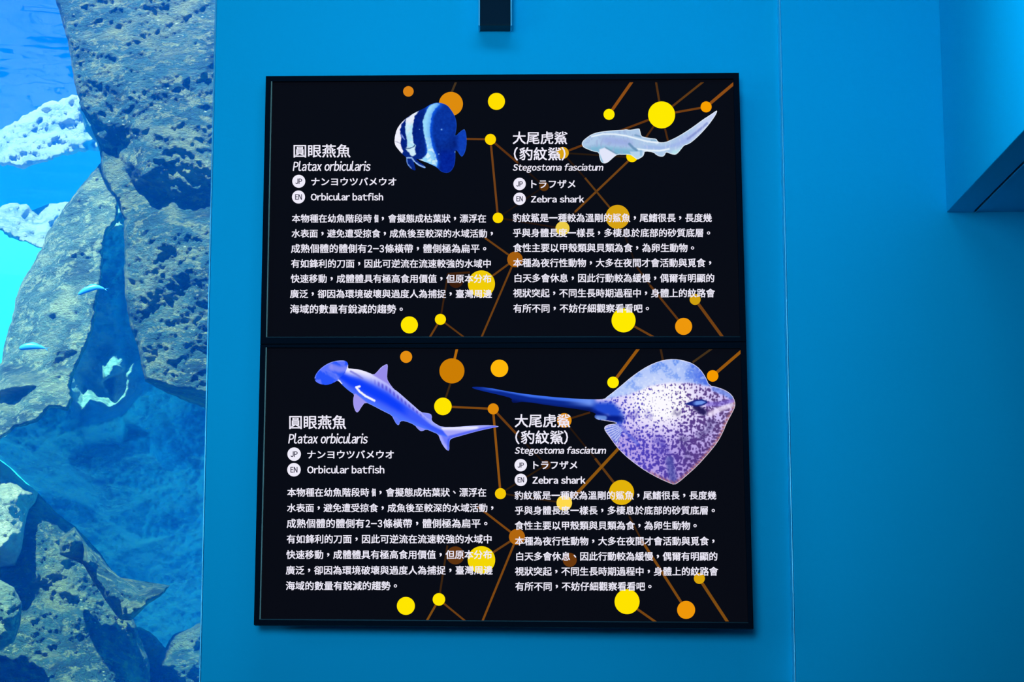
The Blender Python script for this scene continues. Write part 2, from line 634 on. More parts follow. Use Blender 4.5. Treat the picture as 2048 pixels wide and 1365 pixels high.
def batfish_colour(P, ring):
    Q = (P - np.array(BF[:2])) / BF[2]
    x, y = Q[:, 0], Q[:, 1]
    Q2 = Q + np.stack([fnoise(Q, 0.02, 3.1), fnoise(Q, 0.02, 7.7)], 1) * 8
    C = np.tile(np.array([6, 38, 130.]) / 255, (len(P), 1))
    C = layer(C, sstep(x, 520, 620) * (1 - sstep(np.abs(y - 560) / 420 + np.abs(x - 700) / 420, 0.6, 1.2)) * 0.6, (10, 60, 175))
    C = layer(C, sstep(y, 900, 1050) * sstep(x, 640, 720), (3, 36, 150))
    C = layer(C, sstep(x, 880, 960), (14, 62, 180))
    C = layer(C, (1 - sstep(x, 380, 460)) * (1 - sstep(y, 980, 1040)), (4, 34, 128))
    # third band: crisp front edge, soft rear edge
    b3 = [(640, 318), (560, 345), (505, 410), (478, 480), (450, 560), (450, 650), (465, 740), (485, 830), (500, 900), (508, 970), (505, 1020), (440, 1082), (400, 1100),
          (500, 1138), (580, 1172), (640, 1195), (650, 1120), (615, 1000), (580, 900), (560, 800), (550, 700), (555, 600), (575, 480), (620, 400), (690, 340)]
    s3 = sd(Q2, b3)
    rear = sstep(x - np.interp(y, [320, 480, 600, 800, 1000, 1200], [640, 560, 530, 530, 590, 640]), -60, 130)
    C = layer(C, sstep(s3, -60, 10) * sstep(x, 455, 520) * 0.9, (15, 95, 240))
    m3 = sstep(s3, -5, 9) * (1 - 0.85 * rear)
    C = layer(C, m3, (150, 215, 252))
    C = layer(C, m3 * sstep(fnoise(Q, 0.02, 5), -0.1, 0.4) * sstep(y, 700, 1000) * 0.9, (225, 248, 252))
    w1 = [(50, 850), (85, 680), (150, 592), (218, 528), (200, 565), (160, 612), (143, 680), (140, 740), (160, 800), (150, 870), (158, 940), (178, 985), (165, 1015), (110, 962), (60, 905)]
    C = layer(C, sstep(sd(Q2, w1), -5, 6), (240, 240, 252))
    C = layer(C, sstep(sd(Q2, [(150, 740), (175, 770), (205, 825), (190, 815), (160, 785)]), -4, 3), (120, 150, 235))
    w2 = [(218, 540), (300, 478), (392, 428), (370, 470), (337, 505), (330, 580), (312, 660), (308, 740), (318, 800), (325, 870), (350, 900), (342, 960), (355, 1020), (330, 1047), (290, 1045), (252, 990), (215, 955), (240, 900), (232, 820), (215, 730), (207, 650), (222, 590)]
    m2 = sstep(sd(Q2, w2), -5, 8)
    C = layer(C, m2, (208, 236, 250))
    C = layer(C, m2 * sstep(y, 540, 620) * (1 - sstep(y, 900, 960)) * sstep(fnoise(Q, 0.014, 9), -.3, .3), (178, 226, 246))
    C = layer(C, m2 * (1 - sstep(y, 560, 640)), (232, 238, 252))
    C = layer(C, 1 - sstep(seg_dist(Q, [(205, 945), (265, 945), (325, 920), (348, 890)], False), 3, 9), (30, 70, 130))
    C = layer(C, (1 - sstep(seg_dist(Q, [(75, 850), (110, 858), (150, 880)], False), 2, 7)) * 0.6, (90, 90, 130))
    C = layer(C, 1 - sstep(seg_dist(Q, [(232, 1070), (300, 1072), (340, 1130), (400, 1172), (480, 1205)], False), 4, 14), (150, 190, 240))
    C = layer(C, (1 - sstep(seg_dist(Q, [(228, 1070), (236, 1150), (290, 1215)], False), 4, 12)) * 0.8, (130, 170, 235))
    C = layer(C, (1 - sstep(seg_dist(P, ring), 0.2, 1.6)) * 0.35 * sstep(x, 600, 700), (50, 110, 215))
    for a, b, r in ((705, 685, 12), (890, 992, 10), (1012, 682, 9), (402, 683, 7), (668, 1020, 8)):
        C = layer(C, 1 - sstep(np.hypot(x - a, y - b), r * .4, r * 1.3), (120, 175, 240))
    return C + (fnoise(Q, 0.03, 2)[:, None]) * np.array([0.01, 0.03, 0.05])


# ---- zebra shark
ZS = (1150, 210, 300 / 2048)
zs_body = [(90, 540), (105, 500), (150, 460), (220, 410), (310, 380), (420, 365), (560, 352), (660, 348), (695, 340), (740, 350), (800, 342), (840, 332), (880, 330),
           (890, 370), (905, 435), (960, 450), (1050, 465), (1110, 470), (1125, 500), (1150, 520), (1230, 518), (1320, 480), (1400, 440),
           (1500, 380), (1620, 300), (1740, 210), (1850, 140), (1930, 83), (1940, 95), (1922, 140), (1870, 220), (1800, 310), (1700, 420),
           (1600, 510), (1545, 545), (1490, 560), (1450, 610), (1410, 660), (1370, 690), (1310, 680), (1240, 650), (1228, 690), (1200, 715),
           (1150, 712), (1105, 690), (1070, 655), (950, 640), (945, 670), (930, 710), (890, 735), (850, 758), (800, 720), (750, 685), (660, 688), (580, 685),
           (530, 720), (470, 775), (435, 800), (400, 808), (360, 795), (335, 740), (325, 655), (250, 645), (160, 610), (110, 585)]


def zebra_colour(P, ring):
    Q = (P - np.array(ZS[:2])) / ZS[2]
    x, y = Q[:, 0], Q[:, 1]
    C = np.tile(np.array([172, 200, 232.]) / 255, (len(P), 1))
    yc = np.interp(x, [90, 300, 600, 900, 1200, 1400, 1600, 1930], [540, 500, 530, 560, 580, 530, 430, 100])
    C = layer(C, sstep(y - yc, 20, 110) * (1 - sstep(x, 850, 950)) * 0.8, (110, 175, 205))
    C = layer(C, (1 - sstep(np.abs(y - yc + 20), 10, 90)) * sstep(x, 280, 450) * (1 - sstep(x, 700, 850)) * 0.7, (150, 165, 225))
    C = layer(C, (1 - sstep(np.abs(y - yc - 15), 5, 40)) * sstep(x, 850, 1000) * 0.6, (150, 175, 232))
    C = layer(C, sstep(x, 1250, 1500) * (1 - sstep(np.abs(y - yc), 30, 90)) * 0.6, (165, 180, 236))
    C = layer(C, sstep(x, 1500, 1800) * 0.6, (215, 225, 250))
    C = layer(C, (1 - sstep(seg_dist(Q, [(1540, 470), (1620, 410), (1720, 330), (1800, 260)], False), 5, 26)) * 0.7, (120, 135, 200))
    C = layer(C, sstep(y - yc, 60, 110) * sstep(x, 1280, 1350) * (1 - sstep(x, 1520, 1600)), (180, 225, 236))
    n = fnoise(Q * np.array([1.6, 0.8]), 0.022, 4)
    C = layer(C, sstep(n, 0.15, 0.5) * (1 - sstep(x, 800, 950)) * 0.5, (95, 130, 185))
    C = layer(C, sstep(n, 0.15, 0.5) * 0.3, (225, 225, 250))
    for ln, wd in (([(230, 440), (380, 405), (550, 408), (700, 430), (830, 465), (980, 505), (1130, 525)], 11), ([(850, 610), (1000, 630), (1150, 635), (1280, 610)], 12)):
        C = layer(C, (1 - sstep(seg_dist(Q, ln, False), wd * .4, wd * 1.5)) * 0.9, (238, 248, 255))
    C = layer(C, sstep(sd(Q, [(325, 660), (330, 610), (400, 590), (470, 625), (580, 690), (400, 830)]), -8, 14), (226, 230, 250))
    C = layer(C, (1 - sstep(seg_dist(Q, [(420, 590), (500, 640), (575, 680)], False), 3, 14)) * 0.7, (105, 140, 170))
    C = layer(C, (1 - sstep(seg_dist(Q, [(740, 540), (800, 600), (840, 625)], False), 6, 26)) * 0.7, (80, 125, 165))
    C = layer(C, sstep(sd(Q, [(740, 640), (950, 640), (945, 670), (930, 715), (850, 765), (760, 690)]), -5, 15) * 0.7, (205, 225, 245))
    C = layer(C, (1 - sstep(seg_dist(Q, [(900, 640), (900, 690)], False), 5, 26)) * 0.6, (120, 165, 205))
    C = layer(C, (1 - sstep(seg_dist(Q, [(820, 420), (895, 440)], False), 4, 20)) * 0.8, (110, 150, 190))
    C = layer(C, (1 - sstep(seg_dist(Q, [(1040, 490), (1110, 488)], False), 4, 16)) * 0.7, (110, 155, 185))
    C = layer(C, (1 - sstep(seg_dist(P, ring), 0.3, 2.1)) * 0.9, (238, 246, 252))
    return C


# ---- hammerhead
HH = (610, 700, 400 / 2048)
hh_body = [(98, 300), (110, 260), (150, 205), (220, 152), (300, 120), (380, 112), (425, 120), (445, 150), (440, 196), (470, 196), (560, 206), (650, 236),
           (705, 262), (740, 230), (780, 182), (830, 152), (850, 155), (846, 220), (840, 300), (868, 350), (912, 408), (950, 432), (1050, 520), (1130, 590), (1190, 645),
           (1240, 650), (1290, 660), (1302, 690), (1296, 716), (1310, 742), (1350, 768), (1400, 795), (1550, 795), (1700, 782), (1850, 775), (1950, 780), (1995, 791), (1900, 808), (1750, 842),
           (1600, 885), (1490, 915), (1478, 960), (1480, 1040), (1450, 1032), (1410, 980), (1382, 920), (1365, 870), (1300, 842), (1242, 818), (1195, 842),
           (1160, 820), (1122, 772), (1020, 732), (975, 737), (965, 777), (940, 770), (912, 722), (890, 675), (800, 632), (700, 578), (618, 540),
           (580, 590), (545, 647), (520, 640), (498, 580), (494, 510), (508, 460), (460, 432), (390, 372), (340, 315), (290, 345), (230, 366), (170, 360), (115, 335)]


def hammer_colour(P, ring):
    Q = (P - np.array(HH[:2])) / HH[2]
    x, y = Q[:, 0], Q[:, 1]
    top = np.interp(x, [350, 440, 560, 700, 850, 950, 1130, 1300, 1400, 1560], [190, 195, 206, 262, 345, 432, 590, 742, 795, 850])
    bot = np.interp(x, [340, 460, 520, 700, 890, 1020, 1250, 1365, 1480], [315, 432, 470, 578, 675, 732, 818, 870, 905])
    t = (y - top) / np.maximum(bot - top, 20)
    C = np.tile(np.array([58, 90, 250.]) / 255, (len(P), 1))
    C = layer(C, 1 - sstep(t, 0.05, 0.42), (178, 180, 255))
    C = layer(C, (1 - sstep(np.abs(t - 0.55), 0.05, 0.28)) * (1 - sstep(x, 950, 1100)), (14, 62, 250))
    C = layer(C, sstep(t, 0.72, 0.98) * 0.8, (78, 120, 255))
    C = layer(C, (1 - sstep(t, -0.05, 0.40)) * sstep(x, 400, 430) * (1 - sstep(x, 560, 860)), (248, 244, 255))
    C = layer(C, (1 - sstep(np.abs(t - 0.2), 0.03, 0.12)) * sstep(x, 650, 800) * (1 - sstep(x, 1150, 1300)) * (0.5 + 0.5 * np.sin(x * 0.16)) * 0.7, (70, 60, 200))
    C = layer(C, sstep(x, 1150, 1300) * (1 - sstep(t, 0.25, 0.5)) * 0.7, (150, 165, 255))
    C = layer(C, (1 - sstep(seg_dist(Q, [(470, 225), (530, 258), (590, 300)], False), 4, 16)) * 0.8, (120, 120, 215))
    # fins
    fin = sd(Q, [(690, 262), (850, 130), (860, 300), (930, 425), (840, 350)])
    C = layer(C, sstep(fin, -4, 10), (150, 140, 235))
    C = layer(C, sstep(sd(Q, [(480, 470), (520, 450), (640, 545), (545, 670), (480, 600)]), -4, 8), (160, 150, 240))
    C = layer(C, sstep(sd(Q, [(1180, 640), (1310, 650), (1310, 735), (1250, 705)]), -4, 8) * 0.8, (125, 135, 250))
    C = layer(C, sstep(sd(Q, [(890, 680), (960, 790), (985, 735), (940, 690)]), -4, 8) * 0.6, (105, 125, 250))
    C = layer(C, sstep(sd(Q, [(1120, 772), (1190, 850), (1245, 818)]), -4, 8) * 0.8, (150, 150, 250))
    tail = sd(Q, [(1390, 800), (1560, 790), (2010, 780), (1990, 800), (1600, 895), (1485, 920), (1430, 860)])
    C = layer(C, sstep(tail, -6, 12), (165, 165, 250))
    C = layer(C, sstep(tail, -4, 10) * (1 - sstep(seg_dist(Q, [(1400, 800), (1600, 800), (1750, 800)], False), 5, 45)) * 0.9, (240, 240, 255))
    C = layer(C, sstep(tail, -4, 10) * (1 - sstep(seg_dist(Q, [(1480, 900), (1700, 845), (1950, 790)], False), 5, 26)) * 0.8, (70, 90, 245))
    low = sd(Q, [(1360, 870), (1490, 905), (1480, 1050), (1440, 1040)])
    C = layer(C, sstep(low, -5, 8), (110, 125, 250))
    C = layer(C, sstep(low, -5, 8) * (1 - sstep(seg_dist(Q, [(1370, 880), (1410, 970), (1465, 1035)], False), 5, 40)) * .9, (175, 175, 255))
    C = layer(C, sstep(low, -5, 8) * (1 - sstep(seg_dist(Q, [(1482, 930), (1478, 1030)], False), 5, 35)) * .7, (40, 70, 240))
    head = sd(Q, [(95, 300), (110, 258), (150, 200), (220, 148), (300, 115), (385, 106), (450, 118), (448, 155), (412, 240), (340, 318), (290, 350), (230, 372), (165, 364), (105, 336)])
    hm = sstep(head, -3, 6)
    C = layer(C, hm, (38, 84, 250))
    hn = fnoise(Q @ np.array([[0.8, 0.6], [-0.6, 0.8]]) * np.array([1, 0.5]), 0.014, 1.3)
    C = layer(C, hm * sstep(hn, 0.0, 0.4) * 0.8, (105, 125, 255))
    C = layer(C, hm * (1 - sstep(seg_dist(Q, [(280, 180), (350, 205), (420, 200)], False), 10, 55)) * 0.75, (150, 150, 245))
    C = layer(C, hm * (1 - sstep(seg_dist(Q, [(250, 240), (330, 290)], False), 10, 40)) * 0.6, (110, 130, 250))
    C = layer(C, hm * (1 - sstep(seg_dist(Q, [(100, 298), (112, 256), (150, 202), (222, 150), (300, 119), (400, 114)], False), 2, 12)), (150, 165, 255))
    C = layer(C, hm * (1 - sstep(seg_dist(Q, [(414, 240), (380, 285), (342, 316)], False), 3, 12)) * 0.8, (20, 50, 200))
    C = layer(C, 1 - sstep(seg_dist(Q, [(345, 314), (375, 350)], False), 4, 10), (240, 240, 255))
    for a, b in ((115, 340), (188, 364), (105, 305)):
        C = layer(C, 1 - sstep(np.hypot(x - a, y - b), 3, 9), (10, 20, 90))
    st = seg_dist(Q, [(560, 380), (526, 388), (560, 432), (620, 478), (712, 525)], False)
    C = layer(C, 1 - sstep(st, 7, 14), (250, 250, 255))
    C = layer(C, (1 - sstep(seg_dist(P, ring), 0.2, 1.5)) * 0.5 * sstep(x, 430, 520), (190, 195, 255))
    return C


# ---- spotted ray
RY = (1190, 700, 300 / 1412)


def ray_full(p4):      # tail points measured on another crop
    return [(930 + x * 0.4396, 670 + y * 0.4396) for x, y in p4]


ry_disc = [(100, 455), (160, 410), (240, 345), (340, 260), (450, 182), (550, 130), (650, 98), (740, 90), (830, 102), (920, 132), (990, 185), (1040, 260), (1075, 340),
           (1150, 355), (1230, 385), (1290, 430), (1318, 490), (1318, 540), (1290, 600), (1245, 680), (1200, 790), (1150, 880), (1060, 990), (960, 1100), (860, 1190),
           (790, 1250), (745, 1276), (690, 1255), (600, 1215), (480, 1150), (380, 1080), (280, 1000), (200, 915), (140, 830), (95, 770), (84, 735), (110, 712), (160, 702), (195, 700)]
ry_tail = ray_full([(690, 402), (640, 393), (600, 388), (586, 374), (600, 358), (520, 341), (400, 326), (270, 305), (222, 313), (211, 305), (215, 291), (160, 276), (80, 258), (32, 245), (35, 238), (100, 241), (200, 261), (300, 275), (450, 290), (600, 297), (640, 292)])


def ray_colour(P, ring):
    Q = (P - np.array(RY[:2])) / RY[2]
    x, y = Q[:, 0], Q[:, 1]
    rng = np.random.RandomState(4)
    C = np.tile(np.array([205, 190, 250.]) / 255, (len(P), 1))
    ctr = np.exp(-(((x - 620) / 330) ** 2 + ((y - 470) / 250) ** 2))
    # upper lobe
    lobe = sstep(sd(Q, [(60, 460), (240, 330), (450, 160), (740, 70), (1000, 160), (1090, 345), (900, 318), (700, 320), (520, 350), (330, 425), (100, 475)]), -18, 22)
    C = layer(C, lobe, (165, 190, 250))
    n1 = fnoise(Q, 0.011, 2.2); n2 = fnoise(Q, 0.035, 6.1)
    C = layer(C, lobe * sstep(n1 + n2 * .5, -0.05, 0.35) * sstep(x, 150, 400), (95, 140, 240))
    C = layer(C, lobe * sstep(x, 780, 1040) * 0.85, (52, 92, 226))
    C = layer(C, lobe * sstep(n2, 0.1, 0.5) * 0.45, (215, 230, 255))
    # lower / right side darker purple
    low = sstep(y - x * 0.15, 560, 880)
    C = layer(C, low * 0.75, (172, 150, 226))
    C = layer(C, sstep(x * 0.6 + y * 0.55, 1020, 1320) * 0.8, (150, 118, 190))
    C = layer(C, np.clip(ctr * 1.5, 0, 1) * (1 - lobe * .6), (252, 250, 255))
    # spots (jittered cells, growing denser towards the lower right)
    spot = np.zeros(len(P))
    for cell, amp, r0, r1 in ((30.0, 11, 5, 11), (44.0, 16, 8, 17)):
        gx_, gy_ = np.meshgrid(np.arange(60, 1340, cell), np.arange(330, 1290, cell))
        ctrs = np.stack([gx_.ravel(), gy_.ravel()], 1) + rng.uniform(-amp, amp, (gx_.size, 2))
        rad = rng.uniform(r0, r1, len(ctrs)); el = rng.uniform(0.65, 1.5, len(ctrs)); keep = rng.uniform(0, 1, len(ctrs)) < 0.88
        for (a, b), r, e, k in zip(ctrs, rad, el, keep):
            if not k: continue
            f = math.exp(-(((a - 640) / 190) ** 2 + ((b - 520) / 210) ** 2))
            dense = min(1.0, max(0.0, (a * .5 + b * .6 - 560) / 420))
            r = r * (0.78 + 0.55 * dense) * (1 - 0.7 * f)
            near = (np.abs(x - a) < 45) & (np.abs(y - b) < 45)
            dd = np.hypot((x[near] - a) * e, (y[near] - b) / e) + n2[near] * 7
            spot[near] = np.maximum(spot[near], 1 - sstep(dd, r * 0.7, r * 1.3))
    spot *= (1 - lobe)
    sc = np.stack([np.interp(x, [100, 500, 900, 1250], [44, 66, 74, 80]), np.interp(x, [100, 500, 900, 1250], [52, 52, 46, 54]), np.interp(x, [100, 500, 900, 1250], [195, 178, 128, 110])], 1) / 255
    C = C * (1 - spot[:, None] * .9) + sc * spot[:, None] * .9
    for bx, by, br in ((360, 620, 70), (370, 830, 75), (530, 620, 65), (770, 600, 45), (600, 850, 80), (830, 850, 90), (1080, 730, 90), (620, 950, 80), (990, 800, 70), (860, 1010, 70)):
        m = (1 - sstep(np.hypot(x - bx, y - by) + n1 * 40, br * .3, br)) * 0.55
        C = layer(C, m * (0.4 + 0.6 * sstep(n2, -0.15, 0.25)), (70, 60, 180 if bx < 700 else 122))
    C = layer(C, (1 - sstep(seg_dist(Q, [(700, 1040), (720, 1160), (745, 1270)], False), 12, 60)) * 0.75, (74, 80, 165))
    C = layer(C, (1 - sstep(seg_dist(Q, [(230, 700), (300, 790), (400, 890)], False), 4, 26)) * 0.6, (75, 90, 215))
    # pelvic fringe
    ang = np.arctan2(y - 690, x - 330)
    fr = sstep(sd(Q, [(70, 740), (200, 690), (260, 760), (210, 900)]), -5, 10)
    C = layer(C, fr * 0.8, (190, 205, 250))
    C = layer(C, fr * sstep(np.sin(ang * 55), 0.0, 0.8) * 0.7, (60, 80, 205))
    # brown rim lower right
    e = seg_dist(P, ring)
    rim = (1 - sstep(e, 1, 9)) * sstep(x * .75 + y * .65, 1050, 1200)
    C = layer(C, rim * (0.65 + .35 * np.sin(ang * 160)), (176, 112, 112))
    # shoulder ridge, snout light, tail root, eye
    C = layer(C, (1 - sstep(seg_dist(Q, [(1080, 610), (1180, 560), (1280, 525)], False), 6, 42)) * 0.8, (238, 226, 250))
    C = layer(C, (1 - sstep(seg_dist(Q, [(1060, 515), (1160, 515), (1290, 480)], False), 8, 36)) * 0.6, (112, 92, 205))
    C = layer(C, (1 - sstep(seg_dist(Q, [(1120, 370), (1220, 410), (1280, 445)], False), 8, 42)) * 0.8, (110, 145, 240))
    C = layer(C, (1 - sstep(seg_dist(Q, [(0, 560), (140, 560), (230, 640)], False), 30, 95)) * (1 - sstep(x, 200, 330)), (30, 72, 205))
    C = layer(C, (1 - sstep(seg_dist(Q, [(0, 600), (120, 650), (250, 655)], False), 10, 45)) * (1 - sstep(x, 200, 330)), (6, 28, 130))
    C = layer(C, (1 - sstep(seg_dist(Q, [(-10, 640), (90, 645)], False), 10, 32)) * 0.8, (120, 165, 240))
    eye_sh = 1 - sstep(seg_dist(Q, [(950, 545), (1000, 580), (1020, 590)], False), 12, 50)
    C = layer(C, eye_sh * 0.95, (32, 24, 84))
    eye = sd(Q, [(840, 515), (890, 495), (950, 475), (1005, 470), (1050, 485), (1055, 505), (1010, 530), (950, 538), (900, 528)])
    C = layer(C, sstep(eye, -6, 4), (18, 34, 130))
    C = layer(C, sstep(eye, 8, 18) * sstep(x, 900, 960), (110, 150, 235))
    # tail
    tm = (1 - sstep(x, -60, 30)) * np.ones(len(P))
    ty = np.interp(P[:, 0], [945, 1000, 1060, 1120, 1190, 1215], [776, 781, 793, 800, 806, 812])
    C = layer(C, tm, (10, 40, 140))
    C = layer(C, tm * (1 - sstep(P[:, 1] - ty, 0, 5)) * sstep(P[:, 0], 950, 1000), (60, 110, 235))
    C = layer(C, tm * sstep(P[:, 0], 1120, 1190) * (1 - sstep(P[:, 1] - ty, 3, 14)), (110, 150, 245))
    C = layer(C, tm * sstep(P[:, 1] - ty, 8, 20), (5, 18, 80))
    C = layer(C, (1 - sstep(e, 0.3, 1.6)) * sstep(x, 40, 90) * 0.9, (240, 238, 255))
    return C


UP = dict(
    outer=[(533, 155.5), (1477, 149), (1491.6, 685.3), (521.8, 690.3)],
    lip=[(544.5, 166), (1466, 160.5), (1479.5, 676), (534.5, 677)],
    view=(547, 166, 1470, 675.5),
    dots=[(817, 184, 10.5, 'D98318'), (902, 209, 24, 'DE8C0E'), (993, 204, 17, 'FFDF00'), (981, 280, 11, 'FFD800'), (996, 437, 10.5, 'FFDC00'),
          (912, 562, 15, '3a1c0c'), (963, 569, 27, 'F0CC08'), (819, 651, 17, 'FFE600'), (881, 640, 11, 'FFE000'), (1218, 230, 11, 'FFEC00'), (1323, 231, 27, 'FFEA00'),
          (1412, 215, 11, 'F59E00'), (1125.5, 307, 12, 'D9A313'), (1264, 314, 11.5, 'FFDC00'), (1088, 374, 9.5, '59330f'), (1235, 435, 24, 'D6A212'),
          (1125, 458, 14, 'ECCB46'), (1030, 520, 15.5, 'A35E10'), (1390, 600, 11, 'CFA010'), (1247, 642, 24, 'FFEA00'), (1367, 654, 17, 'EE980C')],
    lines=[(913, 163, 903, 187, 5, '42321f'), (930, 279, 981, 280, 4.5, '6b3d16'), (981, 280, 996, 437, 5, '6e3f18'), (981, 280, 1036, 327, 5, '5b3213'),
           (1036, 327, 1088, 374, 4, '1f130f'), (996, 437, 1088, 374, 4, '1a1210'), (996, 437, 1125, 458, 4, '23150f'), (970, 477, 1030, 520, 4.5, '6a3e14'), (963, 569, 1030, 520, 4.5, '6a3e14'),
           (1030, 520, 963, 676, 4.5, '6a3e14'), (896, 549, 940, 546, 5, '3a200e'), (896, 549, 881, 640, 4, '3a2211'), (881, 640, 859, 677, 4.5, '6a3e14'), (881, 640, 930, 677, 4, '5c3613'),
           (1218, 230, 1267, 160, 7, '8a4c16'), (1311, 160, 1323, 231, 5, '4e3016'), (1323, 231, 1412, 160, 5, '5c3816'), (1323, 231, 1412, 215, 5, '6e3d14'),
           (1412, 215, 1470, 166, 7, '8a4c16'), (1323, 231, 1125, 307, 5, '613512'), (1323, 231, 1264, 316, 4.5, '4a2a12'), (1323, 231, 1340, 300, 4.5, '4a2a12'), (1125, 307, 1264, 316, 4, '261a10'),
           (1264, 316, 1150, 425, 5, '704316'), (1150, 425, 1125, 458, 4, '2f1c0e'), (1125, 307, 1170, 357, 4, '25170f'), (1170, 357, 1235, 435, 4.5, '5e3a16'), (1235, 435, 1274, 536, 4, '1b1210'),
           (1274, 536, 1300, 572, 4, '37200f'), (1300, 572, 1367, 654, 5, '5e3614'), (1390, 600, 1446, 677, 7, '6f4014'), (1247, 642, 1310, 677, 5, '6a3e14')],
)
LO = dict(
    outer=[(521.8, 691.7), (1491.6, 686.7), (1506, 1259), (509, 1251.5)],
    lip=[(534, 697.5), (1480.5, 699), (1495.5, 1247), (521.5, 1240.5)],
    view=(524, 700, 1482, 1244),
    dots=[(812.5, 715, 12, 'E48E12'), (904, 743, 25, 'CC7E04'), (999, 738, 17.5, 'FFB80A'), (886, 814, 17.5, 'FFE500'), (986.5, 819, 11, 'DE8A0C'), (1001, 988.5, 11, 'F5C805'),
          (963, 1121, 27.5, 'F3D604'), (911, 1112, 18, '5e330f'), (812, 1213, 18, 'FFE600'), (878, 1200, 12.5, 'FFE600'), (1226, 766, 11.5, 'FFEC00'), (1425, 753, 11.5, 'F59A00'),
          (1128.5, 842, 14.5, 'E08F12'), (1092, 931, 9, '4a290d'), (1243, 986, 25, 'E2B20A'), (1128.5, 1007, 15.5, 'FFD94A'), (1034, 1075, 16, 'B0660f'), (1139.5, 1121, 14, '6b390e'),
          (1398.5, 1158, 11, 'D8A40A'), (1254, 1204.5, 25, 'FFE300'), (1372, 1221, 18, 'EE970A')],
    lines=[(914, 699, 904, 743, 6, 'AF680E'), (901, 768, 886, 814, 4.5, '3a2611'), (886, 814, 986, 819, 5, '7a4612'), (986, 819, 1001, 988, 5.5, '8a5012'), (986, 819, 1032, 868, 5.5, '6a3c13'),
           (1032, 868, 1092, 931, 4, '20140e'), (1001, 988, 1092, 931, 4, '2a1b0f'), (1001, 988, 1128, 1007, 4, '33200f'), (955, 1014, 1034, 1075, 5, '7a4612'), (963, 1121, 1034, 1075, 5, '6a3e14'),
           (1034, 1075, 964, 1246, 5, '7a4612'), (895, 1092, 878, 1200, 4.5, '3a2411'), (878, 1200, 852, 1246, 5, '7a4a12'), (878, 1200, 934, 1246, 4.5, '6a3e14'),
           (1226, 766, 1277, 698, 7, '94560f'), (1321, 698, 1326, 724, 5, '3c2613'), (1385, 726, 1424, 698, 5, '42301a'), (1425, 753, 1490, 697, 7, '94560f'), (1128, 842, 1180, 826, 4.5, '42260f'),
           (1128, 842, 1190, 918, 4, '25170e'), (1190, 918, 1243, 986, 5.5, '5e3814'), (1250, 884, 1150, 992, 7, '8a5510'), (1150, 992, 1128, 1007, 5, '5c3810'), (1243, 986, 1259, 1035, 4, '251a10'),
           (1259, 1035, 1282, 1080, 4, '40260f'), (1282, 1080, 1372, 1221, 6, '7a4812'), (1398, 1158, 1458, 1250, 7, '7a4a12'), (1254, 1205, 1318, 1250, 5.5, '744412')],
)


def body_lines(rows, h=17.4):
    out = []
    for s, x0, x1, yc in rows:
        out.append((s, x0, x1, yc - h / 2, yc + h / 2))
    return out


LT = ['本物種在幼魚階段時', '水表面，避免遭受掠食，成魚後至較深的水域活動，', '成熟個體的體側有2–3條橫帶，體側極為扁平。', '有如鋒利的刀面，因此可逆流在流速較強的水域中',
      '快速移動，成體體具有極高食用價值，但原本分布', '廣泛，卻因為環境破壞與過度人為捕捉，臺灣周邊', '海域的數量有銳減的趨勢。']
RT = ['豹紋鯊是一種較為溫剛的鯊魚，尾鰭很長，長度幾', '乎與身體長度一樣長，多棲息於底部的砂質底層。', '食性主要以甲殼類與貝類為食，為卵生動物。', '本種為夜行性動物，大多在夜間才會活動與覓食，',
      '白天多會休息，因此行動較為緩慢，偶爾有明顯的', '視狀突起，不同生長時期過程中，身體上的紋路會', '有所不同，不妨仔細觀察看看吧。']


def comma_row(s, x0, x1, yc, h=17.4, pad=0.0):
    """a row of full-width characters, each set on its own em so that commas sit centred like the display's type"""
    n = len(s)
    out = []
    wd = [0.62 if ch in '2–3' else 1.0 for ch in s]
    tot = sum(wd)
    last = s[-1]
    # the right edge is that of the last glyph's ink
    inkr = {'，': 0.60, '。': 0.62}.get(last, 0.96)
    em = (x1 - x0) / (tot - 1 + inkr - 0.04)
    x = x0 - 0.04 * em
    run = ''
    for ch, k in zip(s, wd):
        c = x + em * k / 2
        if ch == '，':
            out.append((',', c - 2.2, c + 1.8, yc - 3.0, yc + 3.8))
        elif ch == '、':
            out.append(('、', c - 2.6, c + 2.2, yc - 3.0, yc + 2.6))
        elif ch == '。':
            out.append(('。', c - 3.0, c + 3.0, yc - 2.6, yc + 3.4))
        elif ch == '–':
            out.append(('–', c - 5.5, c + 5.5, yc - 0.6, yc + 1.3))
        elif ch in '23':
            out.append((ch, c - 4.3, c + 4.3, yc - 7.0, yc + 7.6))
        elif ch == '一':
            out.append((ch, c - em * .45, c + em * .45, yc - 1.2, yc + 1.0))
        else:
            out.append((ch, c - em / 2, c + em / 2, yc - em / 2, yc + em / 2))
        x += em * k
    return out


def text_cells(name, cells, d, m, parent, wt):
    """body rows: Chinese glyphs keep their place in the em square"""
    out = []
    for s, x0, x1, y0, y1 in cells:
        if s in '23': co, fs = glyphs(wide(s))
        else: co, fs = glyphs(s)
        if ord(s[0]) >= 0x3400 and s != '一':
            q = np.stack([co[:, 0], co[:, 1] + 0.12], 1)
        else:
            lo, hi = co.min(0), co.max(0)
            q = (co - lo) / np.maximum(hi - lo, 1e-6)
        out.append((q, fs, x0, x1, y0, y1, wt))
    return put_text(name, out, d, m, parent)


